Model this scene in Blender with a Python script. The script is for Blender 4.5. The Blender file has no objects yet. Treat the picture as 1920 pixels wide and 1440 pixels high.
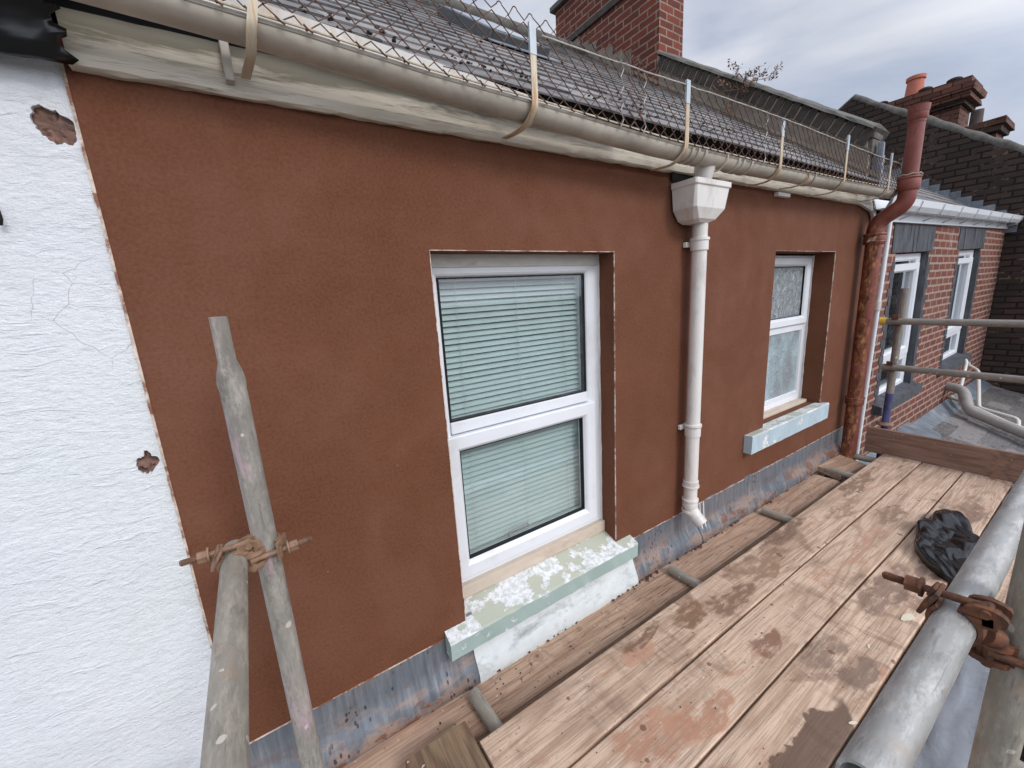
import bpy, bmesh, math, random
from mathutils import Vector, Matrix
random.seed(7)
rad = math.radians
S = bpy.context.scene
COL = S.collection

# ------------------------------------------------------------------ camera
RX = [(0.8370893691, -0.1640609720, 0.5218863722),
      (-0.5438093493, -0.1456027954, 0.8264812264),
      (-0.0596051987, -0.9756453369, -0.2111004426)]
FOC = 758.0344
CAM = Vector((0, -1.25, 0))
cd = bpy.data.cameras.new('camera'); cam = bpy.data.objects.new('camera', cd); COL.objects.link(cam)
cd.sensor_fit = 'HORIZONTAL'; cd.sensor_width = 36.0; cd.lens = FOC / 1920 * 36.0
cd.clip_start = 0.01; cd.clip_end = 3000
M4 = Matrix.Identity(4)
for i in range(3):
    M4[i][0] = RX[i][0]; M4[i][1] = -RX[i][1]; M4[i][2] = -RX[i][2]; M4[i][3] = CAM[i]
cam.matrix_world = M4
S.camera = cam

# ------------------------------------------------------------------ world: overcast sky
SUN_EL, SUN_AZ = 38, 168        # azimuth clockwise from +Y : behind the camera
w = bpy.data.worlds.new("World"); S.world = w; w.use_nodes = True
nt = w.node_tree; nt.nodes.clear()
def wn(t, **k):
    n = nt.nodes.new(t)
    for a, b in k.items(): setattr(n, a, b)
    return n
wout = wn('ShaderNodeOutputWorld'); bg = wn('ShaderNodeBackground'); bg.inputs[1].default_value = 0.1
sky = wn('ShaderNodeTexSky', sky_type='NISHITA', sun_disc=False, sun_elevation=rad(SUN_EL), sun_rotation=rad(SUN_AZ))
sky.air_density = 1.2; sky.dust_density = 3.0
tc = wn('ShaderNodeTexCoord')
mp = wn('ShaderNodeMapping'); mp.inputs['Scale'].default_value = (1.0, 1.0, 3.2); mp.inputs['Rotation'].default_value = (rad(18), rad(-12), rad(20))
nt.links.new(tc.outputs['Generated'], mp.inputs['Vector'])
nz = wn('ShaderNodeTexNoise'); nz.inputs['Scale'].default_value = 2.1; nz.inputs['Detail'].default_value = 7; nz.inputs['Roughness'].default_value = .52; nz.inputs['Distortion'].default_value = .5
nt.links.new(mp.outputs[0], nz.inputs['Vector'])
cr = wn('ShaderNodeValToRGB'); cr.color_ramp.elements[0].position = .36; cr.color_ramp.elements[1].position = .66
cr.color_ramp.elements[0].color = (4.7, 5.3, 6.7, 1); cr.color_ramp.elements[1].color = (8.2, 8.35, 8.9, 1)
nt.links.new(nz.outputs['Fac'], cr.inputs[0])
# clouds grow brighter towards the hidden sun
sd = Vector((math.sin(rad(SUN_AZ)) * math.cos(rad(SUN_EL)), math.cos(rad(SUN_AZ)) * math.cos(rad(SUN_EL)), math.sin(rad(SUN_EL))))
dt = wn('ShaderNodeVectorMath', operation='DOT_PRODUCT'); dt.inputs[1].default_value = sd
nrm = wn('ShaderNodeVectorMath', operation='NORMALIZE'); nt.links.new(tc.outputs['Generated'], nrm.inputs[0]); nt.links.new(nrm.outputs[0], dt.inputs[0])
mr = wn('ShaderNodeMapRange'); mr.inputs['From Min'].default_value = 0.15; mr.inputs['From Max'].default_value = 1; mr.inputs['To Min'].default_value = 1; mr.inputs['To Max'].default_value = 2.6
nt.links.new(dt.outputs['Value'], mr.inputs['Value'])
ml = wn('ShaderNodeVectorMath', operation='SCALE'); nt.links.new(cr.outputs[0], ml.inputs[0]); nt.links.new(mr.outputs[0], ml.inputs['Scale'])
mx = wn('ShaderNodeMix', data_type='RGBA'); mx.inputs['Factor'].default_value = .88
nt.links.new(sky.outputs[0], mx.inputs['A']); nt.links.new(ml.outputs[0], mx.inputs['B'])
nt.links.new(mx.outputs['Result'], bg.inputs[0]); nt.links.new(bg.outputs[0], wout.inputs[0])

sl = bpy.data.lights.new('sun', 'SUN'); sl.energy = 1.4; sl.angle = rad(16); sl.color = (1, .965, .92)
so = bpy.data.objects.new('sun', sl); COL.objects.link(so)
so.rotation_euler = (-sd).to_track_quat('-Z', 'Y').to_euler(); so.location = (0, -6, 8)
S.view_settings.view_transform = 'Standard'; S.view_settings.look = 'None'
S.view_settings.exposure = 0.03; S.view_settings.gamma = 1
S.render.engine = 'CYCLES'

# ------------------------------------------------------------------ material helpers
class NT:
    def __init__(s, name):
        s.m = bpy.data.materials.new(name); s.m.use_nodes = True
        s.t = s.m.node_tree; s.b = s.t.nodes['Principled BSDF']; s.out = s.t.nodes['Material Output']
        s.tc = s.t.nodes.new('ShaderNodeTexCoord'); s.geo = None
    def n(s, t, **k):
        x = s.t.nodes.new(t)
        for a, b in k.items(): setattr(x, a, b)
        return x
    def L(s, a, b): s.t.links.new(a, b)
    def put(s, sock, v):
        if isinstance(v, bpy.types.NodeSocket): s.L(v, sock)
        else:
            if hasattr(sock.default_value, '__len__') and not hasattr(v, '__len__'): v = (v,) * len(sock.default_value)
            if hasattr(v, '__len__') and len(v) == 3 and len(sock.default_value) == 4: v = (*v, 1)
            sock.default_value = v
    def obj(s, rnd=False):
        if not rnd: return s.tc.outputs['Object']
        oi = s.n('ShaderNodeObjectInfo')
        sc = s.math('MULTIPLY', oi.outputs['Random'], 61.0)
        cb = s.n('ShaderNodeCombineXYZ'); s.L(sc, cb.inputs[0]); s.L(sc, cb.inputs[1]); s.L(sc, cb.inputs[2])
        return s.vm('ADD', s.tc.outputs['Object'], cb.outputs[0])
    def pos(s):
        if not s.geo: s.geo = s.n('ShaderNodeNewGeometry')
        return s.geo.outputs['Position']
    def nrm(s):
        s.pos(); return s.geo.outputs['True Normal']
    def vm(s, op, a, b):
        x = s.n('ShaderNodeVectorMath', operation=op); s.put(x.inputs[0], a); s.put(x.inputs[1], b); return x.outputs[0]
    def math(s, op, a, b=0.0, c=None, clamp=False):
        x = s.n('ShaderNodeMath', operation=op, use_clamp=clamp); s.put(x.inputs[0], a); s.put(x.inputs[1], b)
        if c is not None: s.put(x.inputs[2], c)
        return x.outputs[0]
    def map(s, v, sc=(1, 1, 1), loc=(0, 0, 0), rot=(0, 0, 0)):
        x = s.n('ShaderNodeMapping'); s.L(v, x.inputs[0]); x.inputs['Scale'].default_value = sc; x.inputs['Location'].default_value = loc
        x.inputs['Rotation'].default_value = tuple(rad(a) for a in rot); return x.outputs[0]
    def noise(s, v, sc=5, det=4, ro=.5, dis=0, w=None):
        x = s.n('ShaderNodeTexNoise'); s.L(v, x.inputs['Vector']); x.inputs['Scale'].default_value = sc; x.inputs['Detail'].default_value = det
        x.inputs['Roughness'].default_value = ro; x.inputs['Distortion'].default_value = dis; return x.outputs['Fac']
    def vor(s, v, sc=5, feat='F1', out='Distance', rnd=1):
        x = s.n('ShaderNodeTexVoronoi', feature=feat); s.L(v, x.inputs['Vector']); x.inputs['Scale'].default_value = sc
        x.inputs['Randomness'].default_value = rnd; return x.outputs[out]
    def rng(s, v, a, b, c=0., d=1.):
        x = s.n('ShaderNodeMapRange'); s.L(v, x.inputs[0]); x.inputs[1].default_value = a; x.inputs[2].default_value = b
        x.inputs[3].default_value = c; x.inputs[4].default_value = d; return x.outputs[0]
    def mix(s, f, a, b, mode='MIX'):
        x = s.n('ShaderNodeMix', data_type='RGBA', blend_type=mode); s.put(x.inputs['Factor'], f); s.put(x.inputs['A'], a); s.put(x.inputs['B'], b)
        return x.outputs['Result']
    def ramp(s, f, st):
        x = s.n('ShaderNodeValToRGB'); e = x.color_ramp.elements
        while len(e) < len(st): e.new(.5)
        for i, (p, c) in enumerate(st): e[i].position = p; e[i].color = (*c, 1)
        s.L(f, x.inputs[0]); return x.outputs[0]
    def bump(s, h, st=.3, dist=.01, nrm=None):
        x = s.n('ShaderNodeBump'); s.L(h, x.inputs['Height']); x.inputs['Strength'].default_value = st; x.inputs['Distance'].default_value = dist
        if nrm is not None: s.L(nrm, x.inputs['Normal'])
        return x.outputs[0]
    def fin(s, col=None, ro=None, bm=None, met=None, spec=None):
        if col is not None: s.put(s.b.inputs['Base Color'], col)
        if ro is not None: s.put(s.b.inputs['Roughness'], ro)
        if bm is not None: s.L(bm, s.b.inputs['Normal'])
        if met is not None: s.put(s.b.inputs['Metallic'], met)
        if spec is not None: s.put(s.b.inputs['Specular IOR Level'], spec)
        return s.m

def m_render_brown():
    s = NT('brown_render'); o = s.pos()
    big = s.noise(s.map(o, (1, 1, 1.3)), 1.6, 4, .55, .3)
    mid = s.noise(o, 9, 5, .6)
    fine = s.noise(o, 120, 4, .75)
    c = s.ramp(big, [(.3, (.122, .0435, .0200)), (.52, (.138, .050, .0245)), (.72, (.165, .064, .035))])
    c = s.mix(s.rng(mid, .35, .7, 0, .35), c, (.105, .038, .018))
    c = s.mix(s.rng(fine, .42, .66, 0, .26), c, (.24, .10, .055)); c = s.mix(s.rng(fine, .47, .34, 0, .28), c, (.075, .026, .012))
    # cloudy drying bloom
    bl = s.noise(s.map(o, (1, 1, .8), (3, 1, 7)), 3.3, 3, .5, .6)
    c = s.mix(s.rng(bl, .5, .8, 0, .22), c, (.235, .12, .083))
    fl = s.vor(o, 11); sp = s.math('LESS_THAN', fl, .016)
    c = s.mix(s.math('MULTIPLY', sp, .7), c, (.5, .33, .25))
    h = s.math('ADD', s.math('MULTIPLY', fine, .6), s.math('MULTIPLY', s.noise(o, 55, 3), .7))
    b = s.bump(h, .6, .003); b = s.bump(s.noise(s.map(s.warp(o, 4, .2), (4, 4, 12)), 1.2, 5, .6), .35, .006, b); b = s.bump(s.noise(o, 4, 2), .35, .012, b)
    return s.fin(c, s.rng(mid, .3, .7, .78, .95), b, spec=.3)

def m_white_wall():
    s = NT('white_masonry_paint'); o = s.pos()
    st = s.noise(s.map(o, (9, 9, 42), rot=(0, 4, 0)), 1.6, 6, .68, .8)
    peb = s.noise(s.map(o, (100, 100, 190)), 1, 4, .7, .5)
    lump = s.vor(s.map(o, (1, 1, 1.5)), 48, 'SMOOTH_F1')
    c = s.ramp(s.noise(o, 2.2, 5, .6), [(.3, (.70, .725, .76)), (.5, (.75, .765, .79)), (.7, (.72, .76, .755))])
    c = s.mix(s.rng(s.noise(o, 14, 5, .6), .55, .8, 0, .35), c, (.50, .54, .52))
    c = s.mix(s.rng(peb, .2, .42, .3, 0), c, (.34, .37, .41))
    # hairline cracks
    ed = s.vor(s.map(s.warp(o, 9, .06), (1, 1, 1.3)), 7, 'DISTANCE_TO_EDGE')
    gd = s.n('ShaderNodeVectorMath', operation='DISTANCE'); s.L(o, gd.inputs[0]); gd.inputs[1].default_value = (-.262, .005, .02); gate = s.rng(gd.outputs['Value'], .13, .09)
    cr = s.math('MULTIPLY', s.rng(ed, 0, .0035, 1, 0), gate)
    c = s.mix(s.math('MULTIPLY', cr, .5), c, (.22, .23, .24))
    h = s.math('ADD', s.math('MULTIPLY', st, .42), s.math('ADD', s.math('MULTIPLY', peb, .85), s.math('MULTIPLY', lump, .5)))
    h = s.math('SUBTRACT', h, s.math('MULTIPLY', cr, .6))
    drag = s.noise(s.map(s.warp(o, 3, .2), (3, 3, 26), rot=(0, -14, 0)), 2, 4, .7); h = s.math('ADD', h, s.math('MULTIPLY', s.rng(drag, .57, .72), .45))
    b = s.bump(h, .68, .007)
    return s.fin(c, .8, b, spec=.3)
def warp(s, v, sc, amt):
    x = s.n('ShaderNodeTexNoise'); s.L(v, x.inputs['Vector']); x.inputs['Scale'].default_value = sc; x.inputs['Detail'].default_value = 3
    d = s.vm('SUBTRACT', x.outputs['Color'], (.5, .5, .5)); d = s.vm('MULTIPLY', d, (amt, amt, amt)); return s.vm('ADD', v, d)
NT.warp = warp

SPL = [(.86, -.60, .15, .085, (.44, .225, .14), .8, .40), (1.06, -.66, .13, .05, (.42, .21, .13), .8, .37), (1.07, -.37, .10, .06, (.46, .25, .165), .8, .37),
       (1.40, -.37, .10, .05, (.22, .12, .07), .88, .38), (1.12, -.90, .34, .085, (.135, .082, .055), .9, .14), (1.62, -.87, .12, .045, (.20, .13, .095), .8, .3), (1.15, -.33, .14, .03, (.19, .11, .07), .88, .38), (1.62, -.42, .20, .05, (.22, .13, .085), .88, .37), (2.35, -.33, .3, .035, (.21, .13, .09), .88, .37), (3.3, -.36, .3, .04, (.24, .15, .10), .88, .37), (3.0, -.62, .2, .05, (.25, .16, .11), .8, .37), (1.5, -.63, .10, .04, (.24, .13, .085), .88, .38), (2.55, -.88, .16, .05, (.17, .11, .08), .8, .35), (.92, -.80, .06, .05, (.44, .18, .10), .85, .3), (1.62, -.78, .16, .05, (.21, .14, .105), .7, .4),
       (2.2, -.80, .30, .06, (.20, .125, .09), .75, .35), (2.0, -.40, .22, .05, (.27, .16, .10), .8, .37), (2.9, -.42, .25, .05, (.25, .155, .10), .65, .4), (3.4, -.86, .25, .05, (.22, .13, .09), .7, .35), (2.5, -.62, .3, .035, (.46, .26, .18), .8, .37)]
def m_wood(name, A, B, C2, stain=1.0, dark=0.0):
    s = NT(name); o = s.obj(True); wp = s.pos()
    kd = s.vor(s.map(o, (1, 1, 0)), 4.2); kc = s.vor(s.map(o, (1, 1, 0)), 4.2, out='Color')
    sep = s.n('ShaderNodeSeparateColor'); s.L(kc, sep.inputs[0])
    ksel = s.math('LESS_THAN', sep.outputs[0], .42)
    kfall = s.math('MULTIPLY', s.rng(kd, 0, .34, 1, 0), ksel); kfall = s.math('POWER', kfall, 2.2)
    gr = s.noise(s.map(o, (.75, 7.5, 7.5)), 1, 2.5, .45, .35)
    ph = s.math('ADD', s.math('MULTIPLY', gr, 46), s.math('MULTIPLY', kfall, 20))
    ring = s.math('MULTIPLY_ADD', s.math('SINE', ph), .5, .5)
    fib = s.noise(s.map(o, (7, 190, 190)), 1, 3, .65)
    c = s.mix(s.rng(s.noise(s.map(o, (1.2, 3, 3)), 1.5, 3), .35, .65), A, B)
    c = s.mix(s.math('MULTIPLY', s.math('POWER', ring, 3.0), .5), c, C2)
    c = s.mix(s.rng(fib, .42, .66, 0, .5), c, tuple(x * .52 for x in C2))
    kn = s.math('MULTIPLY', s.rng(kd, .045, .075, 1, 0), ksel)
    c = s.mix(s.math('MULTIPLY', kn, .82), c, (.075, .045, .03))
    # long splits
    sp = s.noise(s.map(o, (.9, 26, 26)), 1, 4, .6, .2)
    spl = s.math('MULTIPLY', s.rng(s.math('ABSOLUTE', s.math('SUBTRACT', sp, .5)), 0, .012, 1, 0), s.rng(s.noise(o, 1.9, 2), .48, .6))
    c = s.mix(s.math('MULTIPLY', spl, .75), c, (.055, .035, .026))
    # render splashes (clay red), damp patches, drips and dirt
    w1 = s.warp(wp, 9, .07)
    m1 = s.noise(s.map(w1, (1, 1.6, 1)), 3.1, 6, .62, .4)
    m2 = s.noise(s.map(w1, (1, 1.5, 1), (5, 2, 1)), 2.3, 5, .6, .5)
    m3 = s.noise(s.map(wp, (14, 3, 1), (1, 9, 3)), 1.3, 5, .7)
    r_ = s.math('MULTIPLY', s.rng(m1, .585, .64), .6 * stain)
    r_ = s.math('MULTIPLY', r_, s.rng(s.noise(wp, 60, 4, .7), .3, .62, .25, 1))
    c = s.mix(r_, c, (.42, .19, .115))
    d_ = s.math('MULTIPLY', s.rng(m2, .585, .63), .65 * stain)
    d_ = s.math('MULTIPLY', d_, s.rng(s.noise(wp, 24, 4, .7), .3, .6, .45, 1))
    c = s.mix(d_, c, (.20, .122, .08))
    e_ = s.math('MULTIPLY', s.math('MULTIPLY', s.rng(m3, .50, .62), s.rng(s.noise(wp, 2.4, 4, .6), .45, .62)), .6 * stain)
    c = s.mix(e_, c, (.22, .135, .095))
    if stain >= 1:
        w2 = s.warp(wp, 7, .16); w2 = s.warp(w2, 30, .03)
        for (cx, cy, rx, ry, col, am, hole) in SPL:
            dd_ = s.n('ShaderNodeVectorMath', operation='LENGTH')
            s.L(s.vm('MULTIPLY', s.vm('SUBTRACT', w2, (cx, cy, -1.385)), (1 / rx, 1 / ry, 0)), dd_.inputs[0])
            mk = s.math('MULTIPLY', s.rng(dd_.outputs['Value'], 1.0, .93 if hole < .3 else .78), s.rng(s.noise(s.map(wp, (9, 26, 1), (cx, cy, 0), (0, 0, 20)), 1.6, 5, .7), hole, hole + .14, .12, 1))
            c = s.mix(s.math('MULTIPLY', mk, am), c, col)
            if col[0] < .25: d_ = s.math('MAXIMUM', d_, mk)
    c = s.mix(s.math('MULTIPLY', s.rng(s.noise(s.map(wp, (1, 1, 1)), 75, 3, .7), .60, .68), s.rng(s.noise(wp, 5, 4, .6), .45, .62, .1, .8)), c, (.17, .105, .075))
    dv = s.vor(wp, 13); dvc = s.vor(wp, 13, out='Color'); sp2 = s.n('ShaderNodeSeparateColor'); s.L(dvc, sp2.inputs[0])
    drop = s.math('MULTIPLY', s.math('LESS_THAN', dv, s.math('MULTIPLY', sp2.outputs[1], .2)), s.math('LESS_THAN', sp2.outputs[0], .4))
    c = s.mix(s.math('MULTIPLY', drop, .75 * min(1, stain)), c, (.16, .07, .045))
    wf = s.vor(s.warp(wp, 40, .03), 36); wfc = s.vor(s.warp(wp, 40, .03), 36, out='Color'); sp3 = s.n('ShaderNodeSeparateColor'); s.L(wfc, sp3.inputs[0])
    fl = s.math('MULTIPLY', s.math('LESS_THAN', wf, .12), s.math('LESS_THAN', sp3.outputs[0], .10))
    c = s.mix(s.math('MULTIPLY', fl, .8), c, (.62, .56, .5))
    if dark: c = s.mix(dark, c, (.10, .075, .06))
    h = s.math('SUBTRACT', s.math('MULTIPLY', fib, .55), s.math('ADD', s.math('MULTIPLY', spl, .8), s.math('MULTIPLY', ring, .28)))
    b = s.bump(h, .55, .0025)
    b = s.bump(s.noise(wp, 45, 4, .6), .3, .003, b)
    ro = s.math('SUBTRACT', .82, s.math('MULTIPLY', d_, .42))
    return s.fin(c, ro, b, spec=.35)

def m_galv(name, A=(.33, .33, .31), B=(.21, .205, .185), tint=(.40, .33, .25), met=.35, ro=.5, pinky=0):
    s = NT(name); o = s.obj(True)
    a = s.noise(s.map(o, (3, 11, 11)), 1.4, 6, .65, .3); b_ = s.noise(s.map(o, (11, 40, 40)), 1.1, 6, .75)
    c = s.mix(s.rng(a, .35, .65), A, B)
    c = s.mix(s.rng(b_, .48, .64, 0, .5), c, tuple(min(.8, x * 1.55) for x in A))
    c = s.mix(s.rng(s.noise(s.map(o, (22, 55, 55), (9, 0, 0)), 1, 5, .75), .54, .66, 0, .45), c, tuple(x * .5 for x in B))
    c = s.mix(s.rng(s.noise(o, 26, 5, .7), .56, .7, 0, .65), c, tint)
    vd = s.vor(s.warp(o, 30, .02), 34); vc = s.vor(s.warp(o, 30, .02), 34, out='Color'); sp = s.n('ShaderNodeSeparateColor'); s.L(vc, sp.inputs[0])
    spk = s.math('MULTIPLY', s.math('LESS_THAN', vd, s.math('MULTIPLY', sp.outputs[1], .28)), s.math('LESS_THAN', sp.outputs[0], .30))
    c = s.mix(s.math('MULTIPLY', spk, .8), c, (.60, .54, .47))
    scr = s.noise(s.map(o, (9, 130, 130), rot=(0, 0, 8)), 1, 2, .5)
    c = s.mix(s.rng(scr, .66, .74, 0, .5), c, (.10, .10, .095))
    if pinky:
        c = s.mix(s.rng(s.noise(s.map(o, (5, 22, 22), (4, 0, 0)), 1, 5, .7), .56, .66, 0, pinky), c, (.55, .36, .42))
    b = s.bump(s.math('ADD', a, s.math('MULTIPLY', b_, .5)), .3, .002)
    return s.fin(c, s.rng(a, .3, .7, ro - .08, ro + .16), b, met=met)

def m_rust(name='rusty_steel', A=(.10, .042, .024), B=(.26, .095, .04), C2=(.05, .028, .02)):
    s = NT(name); o = s.obj(True)
    a = s.noise(o, 28, 6, .68, .3)
    c = s.ramp(a, [(.3, C2), (.47, A), (.62, tuple((x + y) / 2 for x, y in zip(A, B))), (.76, B)])
    c = s.mix(s.rng(s.noise(o, 110, 3, .6), .55, .75, 0, .5), c, (.30, .15, .08))
    return s.fin(c, .72, s.bump(s.noise(o, 160, 5, .7), .4, .0007), met=.2)

def m_soil_iron():
    s = NT('flaking_red_iron'); o = s.pos()
    a = s.noise(s.map(o, (30, 30, 9)), 1, 6, .7, .4)
    red = s.mix(s.rng(s.noise(o, 9, 4), .35, .65), (.17, .040, .028), (.23, .065, .048))
    rust = s.ramp(s.noise(s.map(o, (30, 30, 15), (2, 2, 2)), 1, 7, .74, .2), [(.34, (.035, .017, .013)), (.47, (.13, .045, .02)), (.56, (.30, .12, .045)), (.66, (.48, .30, .15)), (.74, (.10, .04, .02))])
    # paint lost on the lower, west facing side of the pipe
    sx = s.n('ShaderNodeSeparateXYZ'); s.L(s.nrm(), sx.inputs[0]); sz = s.n('ShaderNodeSeparateXYZ'); s.L(o, sz.inputs[0])
    side = s.math('MULTIPLY', s.rng(sx.outputs[0], -.85, -.15, 1, 0), s.rng(sz.outputs[2], .42, .30))
    k = s.math('MAXIMUM', s.math('MULTIPLY', side, s.rng(a, .40, .50)), s.rng(a, .60, .66, 0, .9))
    c = s.mix(k, red, rust)
    return s.fin(c, s.mix(k, (.42, .42, .42), (.85, .85, .85)), s.bump(s.math('ADD', s.noise(s.map(o, (60, 60, 22)), 1, 6, .7), s.math('MULTIPLY', k, .6)), .5, .003), spec=.45)

def m_lead():
    s = NT('lead_flashing'); o = s.pos()
    st = s.noise(s.map(o, (42, 6, 4)), 1, 5, .65, .3); big = s.noise(s.map(o, (3, 3, 7)), 1.3, 5, .6, .5)
    c = s.ramp(st, [(.25, (.085, .095, .11)), (.45, (.14, .155, .175)), (.6, (.215, .235, .255)), (.78, (.40, .43, .45))])
    c = s.mix(s.rng(big, .42, .62, 0, .7), c, (.15, .17, .20))
    ch = s.noise(s.map(s.warp(o, 12, .05), (3, 3, 10), (3, 3, 3)), 1.5, 6, .65)
    sz = s.n('ShaderNodeSeparateXYZ'); s.L(o, sz.inputs[0])
    low = s.rng(sz.outputs[2], -1.30, -1.42)
    c = s.mix(s.math('MULTIPLY', s.rng(ch, .47, .60), s.math('MULTIPLY_ADD', low, .62, .12)), c, (.43, .28, .20))
    c = s.mix(s.math('MULTIPLY', s.rng(s.noise(s.map(o, (5, 5, 9), (8, 2, 2)), 1.4, 6, .7), .52, .58), low), c, (.22, .10, .06))
    dd = s.vor(s.map(o, (60, 1, 32)), 1); dk = s.math('MULTIPLY', s.math('LESS_THAN', dd, .26), s.rng(s.noise(o, 5, 3), .5, .58))
    c = s.mix(s.math('MULTIPLY', dk, .85), c, (.03, .035, .045))
    return s.fin(c, .52, s.bump(s.math('ADD', st, big), .35, .004), met=.35)

def m_plain(name, c, ro=.6, noise=.12, sc=12, bmp=.15, met=0, dirt=None, stretch=(1, 1, 1), dirt_amt=.5, spec=.5, dr=(.52, .72)):
    s = NT(name); o = s.obj(True)
    a = s.noise(s.map(o, stretch), sc, 5, .6)
    cc = s.mix(s.rng(a, .3, .7), tuple(x * (1 - noise) for x in c), tuple(min(1, x * (1 + noise)) for x in c))
    if dirt: cc = s.mix(s.rng(s.noise(s.map(o, stretch, (4, 5, 6)), sc * .6, 6, .7, .3), dr[0], dr[1], 0, dirt_amt), cc, dirt)
    return s.fin(cc, ro, s.bump(s.noise(o, sc * 6, 4, .6), bmp, .002), met=met, spec=spec)

def m_brick(name, c1, c2, mortar, miss=0.0, bw=.225, rh=.075, dirtc=(.05, .04, .035), dirt=.3, msz=.011, streak=0, white=None):
    s = NT(name); p = s.obj(); s.pos(); 
    sn = s.n('ShaderNodeSeparateXYZ'); s.L(s.nrm(), sn.inputs[0]); sp = s.n('ShaderNodeSeparateXYZ'); s.L(s.warp(p, 7, .010), sp.inputs[0])
    usey = s.math('GREATER_THAN', s.math('ABSOLUTE', sn.outputs[0]), .7)
    u = s.n('ShaderNodeMix', data_type='FLOAT'); s.L(usey, u.inputs[0]); s.L(sp.outputs[0], u.inputs[2]); s.L(sp.outputs[1], u.inputs[3])
    cb = s.n('ShaderNodeCombineXYZ'); s.L(u.outputs[0], cb.inputs[0]); s.L(sp.outputs[2], cb.inputs[1])
    br = s.n('ShaderNodeTexBrick'); s.L(cb.outputs[0], br.inputs['Vector']); br.inputs['Scale'].default_value = 1; br.inputs['Brick Width'].default_value = bw
    br.inputs['Row Height'].default_value = rh; br.inputs['Mortar Size'].default_value = msz; br.inputs['Mortar Smooth'].default_value = .25
    br.inputs['Color1'].default_value = (*c1, 1); br.inputs['Color2'].default_value = (*c2, 1); br.inputs['Mortar'].default_value = (0, 0, 0, 1)
    br.offset = .5; br.inputs['Bias'].default_value = 0
    base = br.outputs['Color']; f = br.outputs['Fac']
    base = s.mix(s.rng(s.noise(p, 22, 5, .7), .4, .75, 0, .55), base, tuple(x * .45 for x in c1))
    base = s.mix(s.rng(s.noise(p, 70, 4, .7), .5, .8, 0, .35), base, tuple(min(1, x * 1.7) for x in c1))
    mo = s.mix(s.rng(s.noise(p, 30, 4, .7), .35, .65), mortar, tuple(x * .6 for x in mortar))
    if miss: mo = s.mix(s.rng(s.noise(p, 2.6, 5, .75), .5 - .12 + (1 - miss) * .2, .62 + (1 - miss) * .2, 1, 0), mo, tuple(x * .25 for x in c1))
    c = s.mix(f, base, mo)
    c = s.mix(s.rng(s.noise(p, 1.6, 5, .65), .48, .7, 0, dirt), c, dirtc)
    if white: c = s.mix(s.rng(s.noise(s.map(p, (1, 1, .35)), 3.5, 5, .7), .62, .75, 0, .5), c, white)
    h = s.math('SUBTRACT', s.math('MULTIPLY', s.noise(p, 60, 5, .7), .4), f)
    return s.fin(c, .9, s.bump(h, .8, .006), spec=.25)

def m_slate():
    s = NT('roof_slate'); oi = s.pos()
    at = s.n('ShaderNodeVertexColor'); at.layer_name = 'tone'
    c = s.mix(at.outputs[0], (.115, .108, .106), (.26, .245, .235))
    c = s.mix(s.rng(s.noise(s.map(oi, (2, 8, 8)), 6, 6, .7), .5, .72, 0, .7), c, (.34, .32, .315))
    c = s.mix(s.rng(s.noise(oi, 18, 5, .7), .58, .68, 0, .8), c, (.035, .03, .03))
    return s.fin(c, .55, s.bump(s.noise(s.map(oi, (1, 3, 3)), 30, 5, .7), .5, .004), spec=.5)

def m_glass(name='window_glass', tint=(.955, .985, .98), bmp=0, ro=.03, milky=0.0):
    s = NT(name); tr = s.n('ShaderNodeBsdfTransparent'); tr.inputs[0].default_value = (*tint, 1)
    gl = s.n('ShaderNodeBsdfGlossy'); gl.inputs['Roughness'].default_value = ro; gl.inputs[0].default_value = (.95, .98, 1, 1)
    fr = s.n('ShaderNodeFresnel'); fr.inputs[0].default_value = 1.52
    ms = s.n('ShaderNodeMixShader'); s.pos(); s.L(s.math('MULTIPLY', s.math('MULTIPLY_ADD', fr.outputs[0], 1.9, .03, clamp=True), s.math('SUBTRACT', 1, s.geo.outputs['Backfacing'])), ms.inputs[0]); s.L(tr.outputs[0], ms.inputs[1]); s.L(gl.outputs[0], ms.inputs[2])
    last = ms.outputs[0]
    df = s.n('ShaderNodeBsdfDiffuse'); df.inputs[0].default_value = (.5, .55, .58, 1)
    m2 = s.n('ShaderNodeMixShader')
    sm = s.noise(s.map(s.pos(), (3, 1, 4)), 2.5, 5, .6, .4)
    s.L(s.rng(sm, .5, .85, .015 + milky, .10 + milky), m2.inputs[0]); s.L(last, m2.inputs[1]); s.L(df.outputs[0], m2.inputs[2]); last = m2.outputs[0]
    s.L(last, s.out.inputs[0]); return s.m

def m_obscure(name='obscured_glass', blue=0.):
    s = NT(name); o = s.pos(); wpd = s.warp(o, 20, .03)
    h = s.noise(s.map(wpd, (34, 34, 26)), 1, 3, .6, 1.0)
    b = s.bump(h, 1.0, .012)
    sx = s.n('ShaderNodeSeparateXYZ'); s.L(o, sx.inputs[0])
    c = s.ramp(h, [(.32, (.12, .14, .15)), (.46, (.24, .27, .28)), (.58, (.42, .46, .47)), (.72, (.75, .79, .80))])
    if blue:
        pat = s.noise(s.map(o, (5, 1, 3), (1, 0, 4)), 1, 3, .5, .8)
        c = s.mix(blue, c, s.ramp(pat, [(.36, (.05, .075, .085)), (.48, (.17, .27, .31)), (.60, (.34, .50, .56)), (.7, (.6, .72, .76))]))
    s.b.inputs['Transmission Weight'].default_value = .4 if not blue else .15; s.b.inputs['IOR'].default_value = 1.3
    s.fin(s.mix(.35, c, (.6, .66, .68)), .13, b, spec=.7); return s.m

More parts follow.
